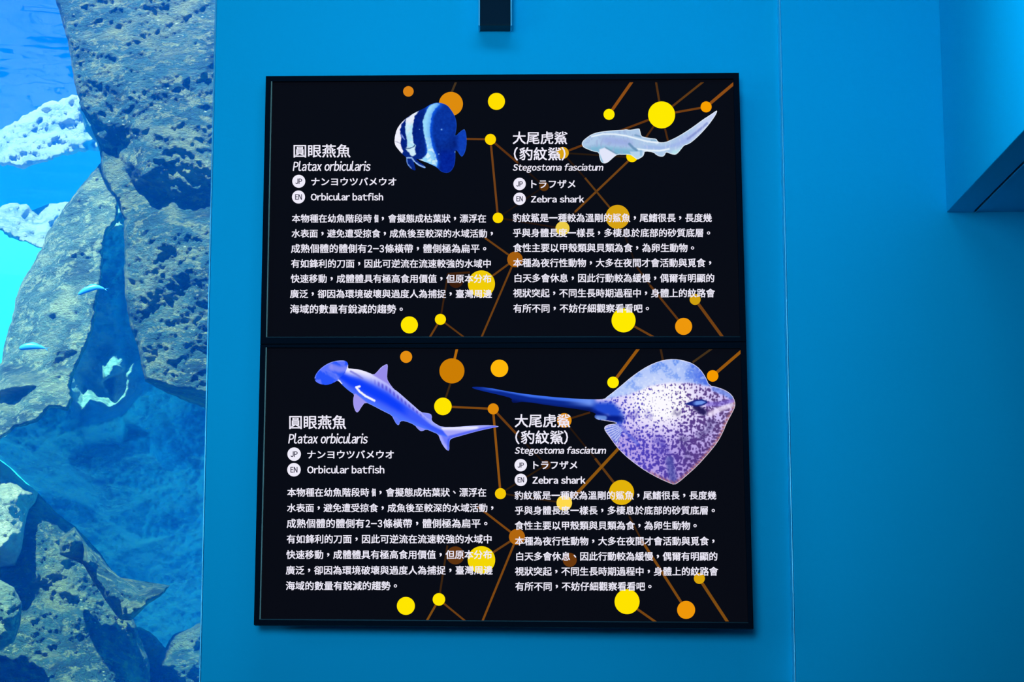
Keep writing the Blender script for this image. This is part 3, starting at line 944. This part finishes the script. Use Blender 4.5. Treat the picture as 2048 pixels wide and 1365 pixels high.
def display(spec, label, texts, pics):
    root = bpy.data.objects.new('information_display', None)
    COL.objects.link(root)
    tag(root, label, 'display', 'backlit information displays stacked on the blue wall')
    # bezel
    bm = bmesh.new()
    quad_ring(bm, spec['outer'], spec['lip'], 0.010, -0.012)
    from_bm('bezel', bm, BEZEL, root)
    # casing behind
    bm = bmesh.new()
    q = [world(*pl(*p), -0.0125) for p in spec['outer']]
    q = [c_ * 0.90 + np.mean(q, 0) * 0.10 for c_ in q]
    b = [np.array([p[0], -0.001, p[2]]) for p in q]
    add_hexa(bm, q, b)
    from_bm('casing', bm, BEZEL, root)
    # lips along the inner edge
    lp = spec['lip']
    bm = bmesh.new()
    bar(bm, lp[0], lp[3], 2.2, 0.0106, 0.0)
    from_bm('lip', bm, LIP, root)['label'] = 'thin lip along the left inner edge, coloured as a pale reflection'
    bm = bmesh.new()
    bar(bm, lp[3], lp[2], 2.0, 0.0106, 0.0)
    from_bm('lip', bm, DARKLIP, root)
    bm = bmesh.new()
    add_hexa(bm, [world(*pl(*p), 0.003) for p in lp], [world(*pl(*p), -0.010) for p in lp])
    sc = from_bm('screen', bm, SCREEN, root)
    # network of dots and lines
    mats, idx, polys = [], {}, []

    def mi(c):
        if c not in idx:
            idx[c] = len(mats)
            mats.append(glow('print_' + c.lower(), srgb(c)))
        return idx[c]
    for k, (x0, y0, x1, y1, wd, c_) in enumerate(spec['lines']):
        p = clip_poly(strip((x0, y0), (x1, y1), wd * 0.85), *spec['view'])
        if len(p) > 2: polys.append((p, mi(c_), k * 2e-6))
    for k, (x, y, r, c_) in enumerate(spec['dots']):
        polys.append((circle(x, y, r), mi(c_), 1e-4 + k * 2e-6))
    flat('dot_pattern', polys, 0.0034, mats, sc)['label'] = 'yellow and orange dots joined by brown lines'
    for (nm, outl, step, fn, lab, dd) in pics:
        picture(nm, outl, step, fn, 0.0038 + dd, sc)['label'] = lab
    for (title, tit2, latin, jp, en, badges, rows) in texts:
        cells = []
        for t in [title] + ([tit2] if tit2 else []):
            s, x0, x1, y0, y1 = t
            cells.append((s, x0, x1, y0, y1))
        text_block('heading', cells, 0.0042, TEXT, sc, 0.42)
        text_block('latin_name', [latin], 0.0042, TEXT, sc, 0.34, 0.20, 0.075)
        text_block('japanese_name', [jp], 0.0042, TEXT, sc, 0.35)
        text_block('english_name', [en], 0.0042, TEXT, sc, 0.42)
        for (s, x, y, r) in badges:
            bd = flat('language_badge', [(circle(x, y, r), 0, 0)], 0.0042, [TEXT], sc)
            text_lo = text_block('badge_letters', [(s, x - r * .52, x + r * .52, y - r * .42, y + r * .42)], 0.0045, INK, bd, 0.28)
        allc = []
        for k, (s, x0, x1, yc) in enumerate(rows):
            if s == LT[0]:
                allc += comma_row(s, x0, x0 + (x1 - x0) * 0.410, yc)
                ex = x0 + (x1 - x0) * 0.4235
                allc.append(('個', ex, ex + 8.5, yc - 8.5, yc + 8.5))
                yy = '、漂浮在' if yc > 700 else '，漂浮在'
                allc += [(',', x0 + (x1 - x0) * .468 - 2, x0 + (x1 - x0) * .468 + 2, yc - 3, yc + 3.8)]
                allc += comma_row('會擬態成枯葉狀' + yy, x0 + (x1 - x0) * 0.496, x1, yc)
            else:
                if yc > 700 and s.startswith('白天多會休息'):
                    s = s.replace('，', '、', 1)
                allc += comma_row(s, x0, x1, yc)
        text_cells('body_text', allc, 0.0042, TEXT, sc, 0.30)
    return root


def rows(txt, a):
    return [(s, *q) for s, q in zip(txt, a)]


display(UP, 'upper black backlit display picturing a striped batfish and a pale spotted shark', [
    (('圓眼燕魚', 587.6, 701.5, 290, 316.5), None, ('Platax orbicularis', 586, 741.5, 323.5, 343.5),
     ('ナンヨウツバメウオ', 623, 793, 356.5, 372.5), ('Orbicular batfish', 622, 766.6, 387.5, 402.5),
     [('JP', 598, 364, 13), ('EN', 597.5, 395.4, 13)],
     rows(LT, [(584.6, 972.2, 438.3), (584, 985.7, 468.3), (583, 971.7, 498.4), (583, 982.5, 528.5), (582.5, 983, 558.6), (581, 983.6, 589), (580.7, 805, 619.4)])),
    (('大尾虎鯊', 1025.5, 1135, 264.5, 290), ('(豹紋鯊)', 1027.7, 1131, 295.5, 322.5), ('Stegostoma fasciatum', 1025.5, 1206.5, 328.5, 347),
     ('トラフザメ', 1062.5, 1150.7, 361.5, 378), ('Zebra shark', 1062, 1168.2, 392.5, 406.5),
     [('JP', 1039.2, 369.3, 12.4), ('EN', 1039.2, 399, 12.4)],
     rows(RT, [(1026, 1423, 437), (1026, 1419, 467), (1026.8, 1387, 497), (1026.8, 1422, 527), (1027.6, 1428.5, 557.5), (1026.8, 1429, 587.5), (1027, 1296.8, 618)])),
], [('batfish_picture', rounded(tr(bf_body, *BF), 1), 1.3, batfish_colour, 'blue and white striped batfish', 0.0001),
    ('shark_picture', rounded(tr(zs_body, *ZS), 1), 1.3, zebra_colour, 'pale blue long-tailed shark', 0.0001)])

display(LO, 'lower black backlit display picturing a blue hammerhead shark and a spotted ray', [
    (('圓眼燕魚', 579, 692.8, 831.8, 859.5), None, ('Platax orbicularis', 577, 736, 868, 888.5),
     ('ナンヨウツバメウオ', 615, 788, 902, 918.4), ('Orbicular batfish', 614.8, 769, 932.5, 948.3),
     [('JP', 588.8, 909.6, 13.5), ('EN', 588.4, 940.8, 13.5)],
     rows(LT, [(575.4, 972.6, 986), (575, 986.7, 1017), (574.3, 974, 1048), (574.3, 984, 1079.3), (573.6, 984, 1110.5), (572.7, 985, 1141.7), (572.5, 793.4, 1172.7)])),
    (('大尾虎鯊', 1029.5, 1141, 829.5, 856.3), ('(豹紋鯊)', 1030.6, 1136, 862, 889.6), ('Stegostoma fasciatum', 1029.5, 1212, 894.5, 913),
     ('トラフザメ', 1066.5, 1154.5, 923.5, 940), ('Zebra shark', 1065, 1170.8, 954, 968.9),
     [('JP', 1041.5, 931.6, 12.4), ('EN', 1041.7, 961, 12.4)],
     rows(RT, [(1029.5, 1432, 992), (1030, 1428.4, 1022), (1030, 1392, 1052.3), (1030.5, 1428.5, 1083.4), (1031, 1434.7, 1113.9), (1030.5, 1435.4, 1143.9), (1031, 1301.8, 1174)])),
], [('hammerhead_picture', rounded(tr(hh_body, *HH), 1), 1.5, hammer_colour, 'blue hammerhead shark with white back', 0.0001),
    ('ray_picture', rounded(tr(ry_disc, *RY) + ry_tail, 1), 1.35, ray_colour, 'white and purple spotted ray with a long tail', 0.00015)])


# ------------------------------------------------------------------ the aquarium behind the window
ZW = 3.95           # water level
TX0, TX1, TY1 = -4.8, 1.8, 8.0
bm = bmesh.new()
add_box(bm, TX0 - 0.2, TX0, 0.16, TY1 + 0.2, 0, 4.4)
add_box(bm, TX1, TX1 + 0.2, 0.16, TY1 + 0.2, 0, 4.4)
add_box(bm, TX0, TX1, TY1, TY1 + 0.2, 0, 4.4)
TANK = paint('pale_blue_tank_lining', (0.10, 0.66, 0.86), 0.8, 0.1, var=0.1)
structure(from_bm('wall_far', bm, TANK), 'pale blue lining wall far behind the aquarium rocks')
structure(box('floor', TX0, TX1, 0.16, TY1, 0, 0.12, paint('pale_sand', (0.20, 0.45, 0.60), 0.9, 0.1)), 'pale sandy bottom of the aquarium', 'floor')

# glass pane of the window
m, nt, out = mat('aquarium_glass')
tb = nd(nt, 'ShaderNodeBsdfTransparent')
gl = nd(nt, 'ShaderNodeBsdfGlossy')
gl.inputs['Roughness'].default_value = 0.02
mx = nd(nt, 'ShaderNodeMixShader')
mx.inputs[0].default_value = 0.025
nt.links.new(tb.outputs[0], mx.inputs[1])
nt.links.new(gl.outputs[0], mx.inputs[2])
nt.links.new(mx.outputs[0], out.inputs['Surface'])
structure(box('window_1', TX0, XL - 0.004, 0.06, 0.115, 0.0, 4.3, m), 'clear aquarium window pane at the left of the blue wall', 'window')

# the water itself
m, nt, out = mat('tank_water')
va = nd(nt, 'ShaderNodeVolumeAbsorption')
va.inputs['Color'].default_value = (0.0, 0.84, 0.99, 1)
va.inputs['Density'].default_value = 0.17
vs = nd(nt, 'ShaderNodeVolumeScatter')
vs.inputs['Color'].default_value = (0.0, 0.22, 1.0, 1)
vs.inputs['Density'].default_value = 0.18
vs.inputs['Anisotropy'].default_value = 0.2
ad = nd(nt, 'ShaderNodeAddShader')
nt.links.new(va.outputs[0], ad.inputs[0])
nt.links.new(vs.outputs[0], ad.inputs[1])
nt.links.new(ad.outputs[0], out.inputs['Volume'])
o = box('water', TX0 + 0.01, TX1 - 0.01, 0.165, TY1 - 0.01, 0.13, ZW, m)
tag(o, 'clear blue water filling the aquarium behind the glass', 'water', kind='structure')

# rippled surface seen from below
m, nt, out = mat('rippled_water_surface')
tb = nd(nt, 'ShaderNodeBsdfTransparent')
tb.inputs[0].default_value = (0.9, 1.0, 1.0, 1)
gl = nd(nt, 'ShaderNodeBsdfGlossy')
gl.inputs['Color'].default_value = (0.9, 1.0, 1.0, 1)
gl.inputs['Roughness'].default_value = 0.08
mx = nd(nt, 'ShaderNodeMixShader')
mx.inputs[0].default_value = 0.12
nt.links.new(tb.outputs[0], mx.inputs[1])
nt.links.new(gl.outputs[0], mx.inputs[2])
nt.links.new(mx.outputs[0], out.inputs['Surface'])
nx, ny = 150, 240
V, Fc = [], []
for j in range(ny + 1):
    for i in range(nx + 1):
        x = TX0 + (TX1 - TX0) * i / nx
        y = 0.165 + (TY1 - 0.165) * j / ny
        z = 0.02 * mnoise.fractal(Vector((x * 2.0, y * 5.0, 0.3)), 0.9, 2.0, 3)
        V.append((x, y, ZW + 0.06 + z))
for j in range(ny):
    for i in range(nx):
        a = j * (nx + 1) + i
        Fc.append((a, a + 1, a + nx + 2, a + nx + 1))
me = bpy.data.meshes.new('water_surface')
me.from_pydata(V, [], Fc)
me.polygons.foreach_set('use_smooth', [True] * len(me.polygons))
tag(mesh_obj('water_surface', me, m), 'rippled underside of the water surface above the rocks', 'water', kind='structure')

# ---- rocks
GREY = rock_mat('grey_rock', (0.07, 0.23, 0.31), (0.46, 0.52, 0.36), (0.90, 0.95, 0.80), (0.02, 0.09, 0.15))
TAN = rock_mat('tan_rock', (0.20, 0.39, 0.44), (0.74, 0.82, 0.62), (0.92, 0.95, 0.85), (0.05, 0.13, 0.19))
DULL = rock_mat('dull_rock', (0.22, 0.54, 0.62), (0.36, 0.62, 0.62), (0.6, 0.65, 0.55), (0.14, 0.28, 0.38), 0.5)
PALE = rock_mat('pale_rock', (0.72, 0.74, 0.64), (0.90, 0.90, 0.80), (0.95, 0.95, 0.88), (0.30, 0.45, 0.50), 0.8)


def rock(label, outline, ctrl, Y0, m, step=4.0, rough=0.035, thick=0.6, seed=1.0, edge=10.0, jag=2.5, smooth=1):
    """a boulder: outline and inner points (px x, px y, metres behind Y0) give its facets, noise its relief, a rounded back its thickness"""
    sc_ = 1.25
    Y0 = Y0 + 1.1
    rough *= sc_
    O = [(p[0], p[1]) for p in outline]
    dz = [sc_ * (p[2] if len(p) > 2 else 0.0) for p in outline] + [sc_ * c_[2] for c_ in ctrl]
    n = len(O)
    cv, ce, cf, *_r = delaunay_2d_cdt([Vector(p) for p in O] + [Vector(c_[:2]) for c_ in ctrl], [(i, (i + 1) % n) for i in range(n)], [list(range(n))], 1, 1e-6)
    orig = _r[0]
    cz = []
    src = np.array([list(p[:2]) for p in O] + [list(c_[:2]) for c_ in ctrl], float)
    for q in cv:
        k = int(np.argmin(np.hypot(src[:, 0] - q[0], src[:, 1] - q[1])))
        cz.append(dz[k])
    ring = []
    for i in range(n):
        a, b = np.array(O[i], float), np.array(O[(i + 1) % n], float)
        L_ = np.linalg.norm(b - a)
        k = max(1, int(L_ / 5))
        nn = np.array([-(b - a)[1], (b - a)[0]]) / max(L_, 1e-6)
        for t in range(k):
            p = a + (b - a) * t / k
            p = p + nn * jag * mnoise.fractal(Vector((p[0] * .05, p[1] * .05, seed)), 0.7, 2.0, 4)
            ring.append(tuple(p))
    P, T, ring = fill_points(ring, step, int(seed * 10))
    D = np.full(len(P), np.nan)
    tri = [t for f in cf for t in ([(f[0], f[i], f[i + 1]) for i in range(1, len(f) - 1)])]
    best = np.full(len(P), -1e9)
    for t in tri:
        A, B, C = [np.array(cv[i]) for i in t]
        den = (B[1] - C[1]) * (A[0] - C[0]) + (C[0] - B[0]) * (A[1] - C[1])
        if abs(den) < 1e-6: continue
        l0 = ((B[1] - C[1]) * (P[:, 0] - C[0]) + (C[0] - B[0]) * (P[:, 1] - C[1])) / den
        l1 = ((C[1] - A[1]) * (P[:, 0] - C[0]) + (A[0] - C[0]) * (P[:, 1] - C[1])) / den
        l2 = 1 - l0 - l1
        mn = np.minimum(np.minimum(l0, l1), l2)
        up = mn > best
        k0, k1, k2 = np.clip(l0, 0, 1), np.clip(l1, 0, 1), np.clip(l2, 0, 1)
        sm = k0 + k1 + k2
        val = (k0 * cz[t[0]] + k1 * cz[t[1]] + k2 * cz[t[2]]) / sm
        D[up] = val[up]
        best[up] = mn[up]
    # soften the facet edges a little
    E = np.array([(t[i], t[(i + 1) % 3]) for t in T for i in range(3)])
    for _ in range(smooth):
        acc = np.zeros(len(P)); cnt = np.zeros(len(P))
        np.add.at(acc, E[:, 0], D[E[:, 1]]); np.add.at(cnt, E[:, 0], 1)
        np.add.at(acc, E[:, 1], D[E[:, 0]]); np.add.at(cnt, E[:, 1], 1)
        D = 0.4 * D + 0.6 * acc / np.maximum(cnt, 1)
    s_ = seg_dist(P, ring)
    D = D + 0.06 * np.clip(1 - s_ / edge, 0, 1) ** 2
    for i, (x, y) in enumerate(P):
        a = mnoise.fractal(Vector((x * .012 + y * .006, y * .016, seed)), 0.9, 2.0, 3)
        b = mnoise.ridged_multi_fractal(Vector((x * .022, y * .03 - x * .012, seed + 5)), 0.9, 2.1, 4, 0.9, 2.0)
        c_ = mnoise.fractal(Vector((x * .09, y * .09, seed + 9)), 0.8, 2.0, 3)
        D[i] += rough * (0.9 * a - 0.35 * (b - 1.0) + 0.40 * c_)
    V = [tuple(at(x, y, Y0 + d)) for (x, y), d in zip(P, D)]
    m0 = len(ring)
    ctr = np.mean(ring, 0)
    ids = []
    for x, y in ring:           # find the ring vertices among the mesh vertices
        ids.append(int(np.argmin((P[:, 0] - x) ** 2 + (P[:, 1] - y) ** 2)))
    mid, back = [], []
    dm = float(np.mean(D))
    for (x, y), k in zip(ring, ids):
        mid.append(len(V)); V.append(tuple(at(ctr[0] + (x - ctr[0]) * .96, ctr[1] + (y - ctr[1]) * .96, Y0 + D[k] + thick * .45)))
    for (x, y), k in zip(ring, ids):
        q = at(ctr[0] + (x - ctr[0]) * .68, ctr[1] + (y - ctr[1]) * .68, Y0 + D[k] + thick * .9)
        back.append(len(V)); V.append(tuple(q))
    cen = len(V)
    V.append(tuple(at(ctr[0], ctr[1], Y0 + dm + thick)))
    F2 = list(T)
    for i in range(m0):
        j = (i + 1) % m0
        F2.append((ids[i], ids[j], mid[j], mid[i]))
        F2.append((mid[i], mid[j], back[j], back[i]))
        F2.append((back[i], back[j], cen))
    bm = bmesh.new()
    bv = [bm.verts.new(v) for v in V]
    for f in F2:
        if len(set(f)) < 3: continue
        try: bm.faces.new([bv[i] for i in f])
        except ValueError: pass
    o = from_bm('rock', bm, m, smooth=True)
    return tag(o, label, 'rock', 'rocks in the aquarium')


# upper right boulder, closest to the window
rock('tall grey boulder beside the wall edge, from the top of the window down',
     [(98, -60, .15), (118, 25, .12), (136, 80, .10), (148, 160, .10), (163, 220, .10), (180, 250, .12), (200, 295, .12), (203, 345, .10), (218, 380, .08), (236, 408, .06), (247, 440, .05), (250, 500, .05), (248, 550, .04),
      (251, 585, .04), (258, 645, .03), (274, 690, .03), (284, 740, .03), (290, 764, .05), (345, 792, .20), (420, 822, .25), (480, 840, .25), (480, 780, .02), (490, 400, .0), (490, -60, .1)],
     [(300, -20, .06), (250, 120, .02), (330, 90, .05), (400, 160, .0), (215, 250, .06), (232, 300, .10), (300, 260, -.02), (380, 300, -.04), (268, 372, .07), (290, 350, -.02), (345, 378, .0), (420, 432, .0), (405, 412, .035), (350, 397, .03),
      (330, 470, -.03), (300, 560, .0), (390, 560, -.03), (345, 620, .02), (300, 690, .0), (400, 690, .0), (345, 690, -.01), (292, 758, .0), (345, 774, -.005), (418, 786, -.005)], 0.62, GREY, 3.2, 0.015, 0.3, 1.3, 8, 2.0)
# slab just left of it, in shade
rock('narrow blue shaded slab along the left edge of the tall grey boulder',
     [(158, 200, .0), (172, 222, .0), (190, 260, .02), (206, 300, .02), (215, 320, .02), (215, 345, .05), (196, 288, .12), (172, 262, .12), (160, 225, .1)], [(185, 262, .04)], 1.0, DULL, 3, 0.01, 0.1, 2.1, 5, 1.5)
# sunlit boulder in the middle left
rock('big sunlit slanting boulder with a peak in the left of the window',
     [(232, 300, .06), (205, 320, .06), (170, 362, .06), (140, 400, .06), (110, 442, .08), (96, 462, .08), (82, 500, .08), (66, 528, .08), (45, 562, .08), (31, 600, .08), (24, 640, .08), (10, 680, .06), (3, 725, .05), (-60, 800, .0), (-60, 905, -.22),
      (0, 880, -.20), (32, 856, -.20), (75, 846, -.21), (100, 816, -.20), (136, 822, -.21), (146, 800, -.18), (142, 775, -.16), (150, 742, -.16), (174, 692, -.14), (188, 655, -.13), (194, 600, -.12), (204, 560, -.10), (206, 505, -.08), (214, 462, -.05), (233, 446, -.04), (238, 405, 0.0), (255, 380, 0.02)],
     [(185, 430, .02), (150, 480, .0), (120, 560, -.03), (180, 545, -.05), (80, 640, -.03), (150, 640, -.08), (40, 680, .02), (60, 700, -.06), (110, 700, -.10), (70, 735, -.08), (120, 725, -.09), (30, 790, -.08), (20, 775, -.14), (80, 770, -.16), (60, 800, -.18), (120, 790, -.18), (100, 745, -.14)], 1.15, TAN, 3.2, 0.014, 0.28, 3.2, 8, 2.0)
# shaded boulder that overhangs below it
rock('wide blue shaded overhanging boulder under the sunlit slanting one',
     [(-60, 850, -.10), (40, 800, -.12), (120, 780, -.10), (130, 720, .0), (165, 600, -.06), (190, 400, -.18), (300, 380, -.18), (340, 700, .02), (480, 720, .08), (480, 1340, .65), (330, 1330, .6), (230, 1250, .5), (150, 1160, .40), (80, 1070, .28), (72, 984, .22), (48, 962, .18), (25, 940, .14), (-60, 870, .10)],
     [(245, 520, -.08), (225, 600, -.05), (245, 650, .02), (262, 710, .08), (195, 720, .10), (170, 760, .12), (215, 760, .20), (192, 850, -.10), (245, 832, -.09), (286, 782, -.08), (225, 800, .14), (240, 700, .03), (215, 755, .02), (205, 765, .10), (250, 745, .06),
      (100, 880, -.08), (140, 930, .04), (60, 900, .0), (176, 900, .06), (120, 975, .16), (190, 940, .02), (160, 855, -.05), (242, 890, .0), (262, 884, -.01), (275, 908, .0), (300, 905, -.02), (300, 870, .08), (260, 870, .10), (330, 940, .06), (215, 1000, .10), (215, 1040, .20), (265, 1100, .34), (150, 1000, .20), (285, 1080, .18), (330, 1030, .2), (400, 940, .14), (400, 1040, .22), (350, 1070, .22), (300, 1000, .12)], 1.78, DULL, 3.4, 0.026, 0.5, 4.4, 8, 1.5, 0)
# bottom boulders
rock('broad speckled boulder filling the bottom of the window',
     [(-60, 1105, .1), (22, 1112, .08), (40, 1100, .04), (46, 1056, .04), (53, 1020, .06), (67, 1004, .1), (75, 985, .12), (112, 1026, .10), (150, 1054, .10), (195, 1100, .12), (245, 1170, .10), (262, 1225, .08), (278, 1270, .10), (300, 1330, .12), (300, 1430, .0), (-60, 1430, -.2)],
     [(85, 1080, .0), (70, 1160, -.02), (120, 1150, -.02), (150, 1230, -.02), (60, 1260, -.08), (130, 1290, -.06), (128, 1235, -.01), (40, 1340, -.12), (200, 1300, -.02), (240, 1340, -.02), (150, 1380, -.14), (115, 1060, .03), (180, 1160, .05)], 1.02, GREY, 3.2, 0.02, 0.22, 5.6, 8, 1.5)
rock('ridged block leaning across the broad speckled boulder',
     [(118, 1075, .0), (148, 1056, .02), (170, 1085, .06), (200, 1122, .06), (240, 1155, .06), (280, 1180, .06), (318, 1172, .03), (340, 1172, .02), (330, 1186, -.02), (290, 1215, -.04), (262, 1242, -.03), (240, 1240, -.03), (225, 1222, .02), (190, 1170, .03), (160, 1120, .03), (120, 1110, .04)],
     [(145, 1085, -.04), (175, 1122, -.05), (215, 1180, -.05), (250, 1215, -.06), (270, 1190, .0), (300, 1195, -.03), (140, 1105, .0), (185, 1145, -.01)], 0.76, GREY, 3, 0.028, 0.1, 6.1, 5, 1.5)
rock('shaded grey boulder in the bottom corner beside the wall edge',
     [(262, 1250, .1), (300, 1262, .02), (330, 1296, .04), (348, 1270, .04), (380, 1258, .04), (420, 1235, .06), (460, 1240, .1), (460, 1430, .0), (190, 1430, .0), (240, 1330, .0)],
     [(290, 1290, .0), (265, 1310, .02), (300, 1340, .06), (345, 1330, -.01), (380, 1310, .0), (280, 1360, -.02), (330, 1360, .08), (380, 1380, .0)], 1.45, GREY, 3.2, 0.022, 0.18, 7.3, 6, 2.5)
rock('pale sunlit ledge at the left edge low in the window',
     [(-60, 905, .1), (0, 922, .1), (26, 942, .1), (52, 968, .1), (76, 986, .08), (70, 1006, .06), (57, 1020, .03), (50, 1054, .0), (44, 1096, -.02), (30, 1132, .0), (-60, 1140, .0)],
     [(20, 965, .02), (40, 985, .0), (15, 1010, -.06), (30, 1060, -.08), (5, 1090, -.10)], 0.97, PALE, 3, 0.02, 0.07, 8.2, 5, 1.5)
rock('small tan rock at the left edge near the bottom',
     [(-60, 1165, .0), (0, 1160, .0), (28, 1176, .0), (45, 1210, .0), (40, 1250, .0), (28, 1285, .0), (0, 1302, .0), (-60, 1310, .0)],
     [(15, 1215, -.06), (25, 1245, -.05), (0, 1270, -.05)], 0.64, TAN, 3, 0.02, 0.1, 9.4, 5, 1.5)
# far rocks, sunlit and washed out by the water
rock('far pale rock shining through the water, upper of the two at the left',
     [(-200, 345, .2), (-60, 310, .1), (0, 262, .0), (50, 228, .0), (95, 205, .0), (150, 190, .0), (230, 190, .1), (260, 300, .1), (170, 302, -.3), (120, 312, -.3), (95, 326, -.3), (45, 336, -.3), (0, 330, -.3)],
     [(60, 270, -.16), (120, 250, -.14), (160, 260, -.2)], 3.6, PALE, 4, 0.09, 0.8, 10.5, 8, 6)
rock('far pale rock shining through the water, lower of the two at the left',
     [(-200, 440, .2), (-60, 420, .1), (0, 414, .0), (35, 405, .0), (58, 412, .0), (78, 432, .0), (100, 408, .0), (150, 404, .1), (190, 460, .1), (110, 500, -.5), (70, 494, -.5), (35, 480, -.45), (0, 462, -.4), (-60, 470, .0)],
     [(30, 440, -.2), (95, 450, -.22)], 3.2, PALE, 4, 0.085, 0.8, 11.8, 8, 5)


# ---- two small fish
def fish(label, spine, rad, Y0):
    """lofted body along a px spine from snout to tail, with a forked tail and a back fin, one mesh"""
    pts = np.array(spine, float)
    bm = bmesh.new()
    rings = []
    n = 12
    k = len(pts)
    dense, rr = [], []
    for i in range(25):
        t = i / 24 * (k - 1)
        a = min(int(t), k - 2); f = t - a
        p0_, p1_ = pts[max(a - 1, 0)], pts[a]; p2_, p3_ = pts[a + 1], pts[min(a + 2, k - 1)]
        dense.append(0.5 * ((2 * p1_) + (-p0_ + p2_) * f + (2 * p0_ - 5 * p1_ + 4 * p2_ - p3_) * f * f + (-p0_ + 3 * p1_ - 3 * p2_ + p3_) * f ** 3))
        u = i / 24
        rr.append(rad * max(0.06, (math.sin(math.pi * min(1, u ** 0.75 * 0.93 + 0.03)) ** 0.85)))
    for p, r in zip(dense, rr):
        c_ = np.array(at(p[0], p[1], Y0))
        s_ = 0.001 * (Y0 + 4.24) / 4.24 * r
        rings.append([bm.verts.new((c_[0], c_[1] + math.sin(a) * s_ * .55, c_[2] + math.cos(a) * s_)) for a in [2 * math.pi * j / n for j in range(n)]])
    for a, b in zip(rings[:-1], rings[1:]):
        for j in range(n): bm.faces.new((a[j], a[(j + 1) % n], b[(j + 1) % n], b[j]))
    bm.faces.new(rings[0]); bm.faces.new(rings[-1])
    e, e0 = dense[-1], dense[-4]
    t = (e - e0) / np.linalg.norm(e - e0); nn = np.array([-t[1], t[0]])

    def slab(ps, th):
        f_ = [np.array(at(p[0], p[1], Y0)) + np.array([0, -th, 0]) for p in ps]
        b_ = [np.array(at(p[0], p[1], Y0)) + np.array([0, th, 0]) for p in ps]
        add_hexa(bm, f_, b_)
    for sgn in (-1, 1):
        slab([e - t * 2 - nn * sgn * .5, e + t * 4 + nn * sgn * 2.2, e + t * 9 + nn * sgn * 4.2, e + t * 3], 0.0006)
    i0, i1 = 8, 18
    slab([dense[i0] - np.array([0, rr[i0] * .8]), dense[12] - np.array([0, rr[12] + 1.6]), dense[16] - np.array([0, rr[16] + 1.2]), dense[i1] - np.array([0, rr[i1] * .8])], 0.0006)
    o = from_bm('fish', bm, FISH, smooth=True)
    return tag(o, label, 'fish', 'small fish in the aquarium')


FISH = paint('silvery_blue_fish_skin', (0.05, 0.42, 0.98), 0.35, 0.5)
fish('small silvery blue fish swimming before the shaded gap, upper of the two', [(156, 589), (168, 582), (182, 577), (196, 575), (209, 578)], 6.8, 1.55)
fish('small silvery blue fish at the left, lower of the two', [(38, 697), (50, 694), (64, 693), (78, 694), (90, 697)], 7.0, 1.6)
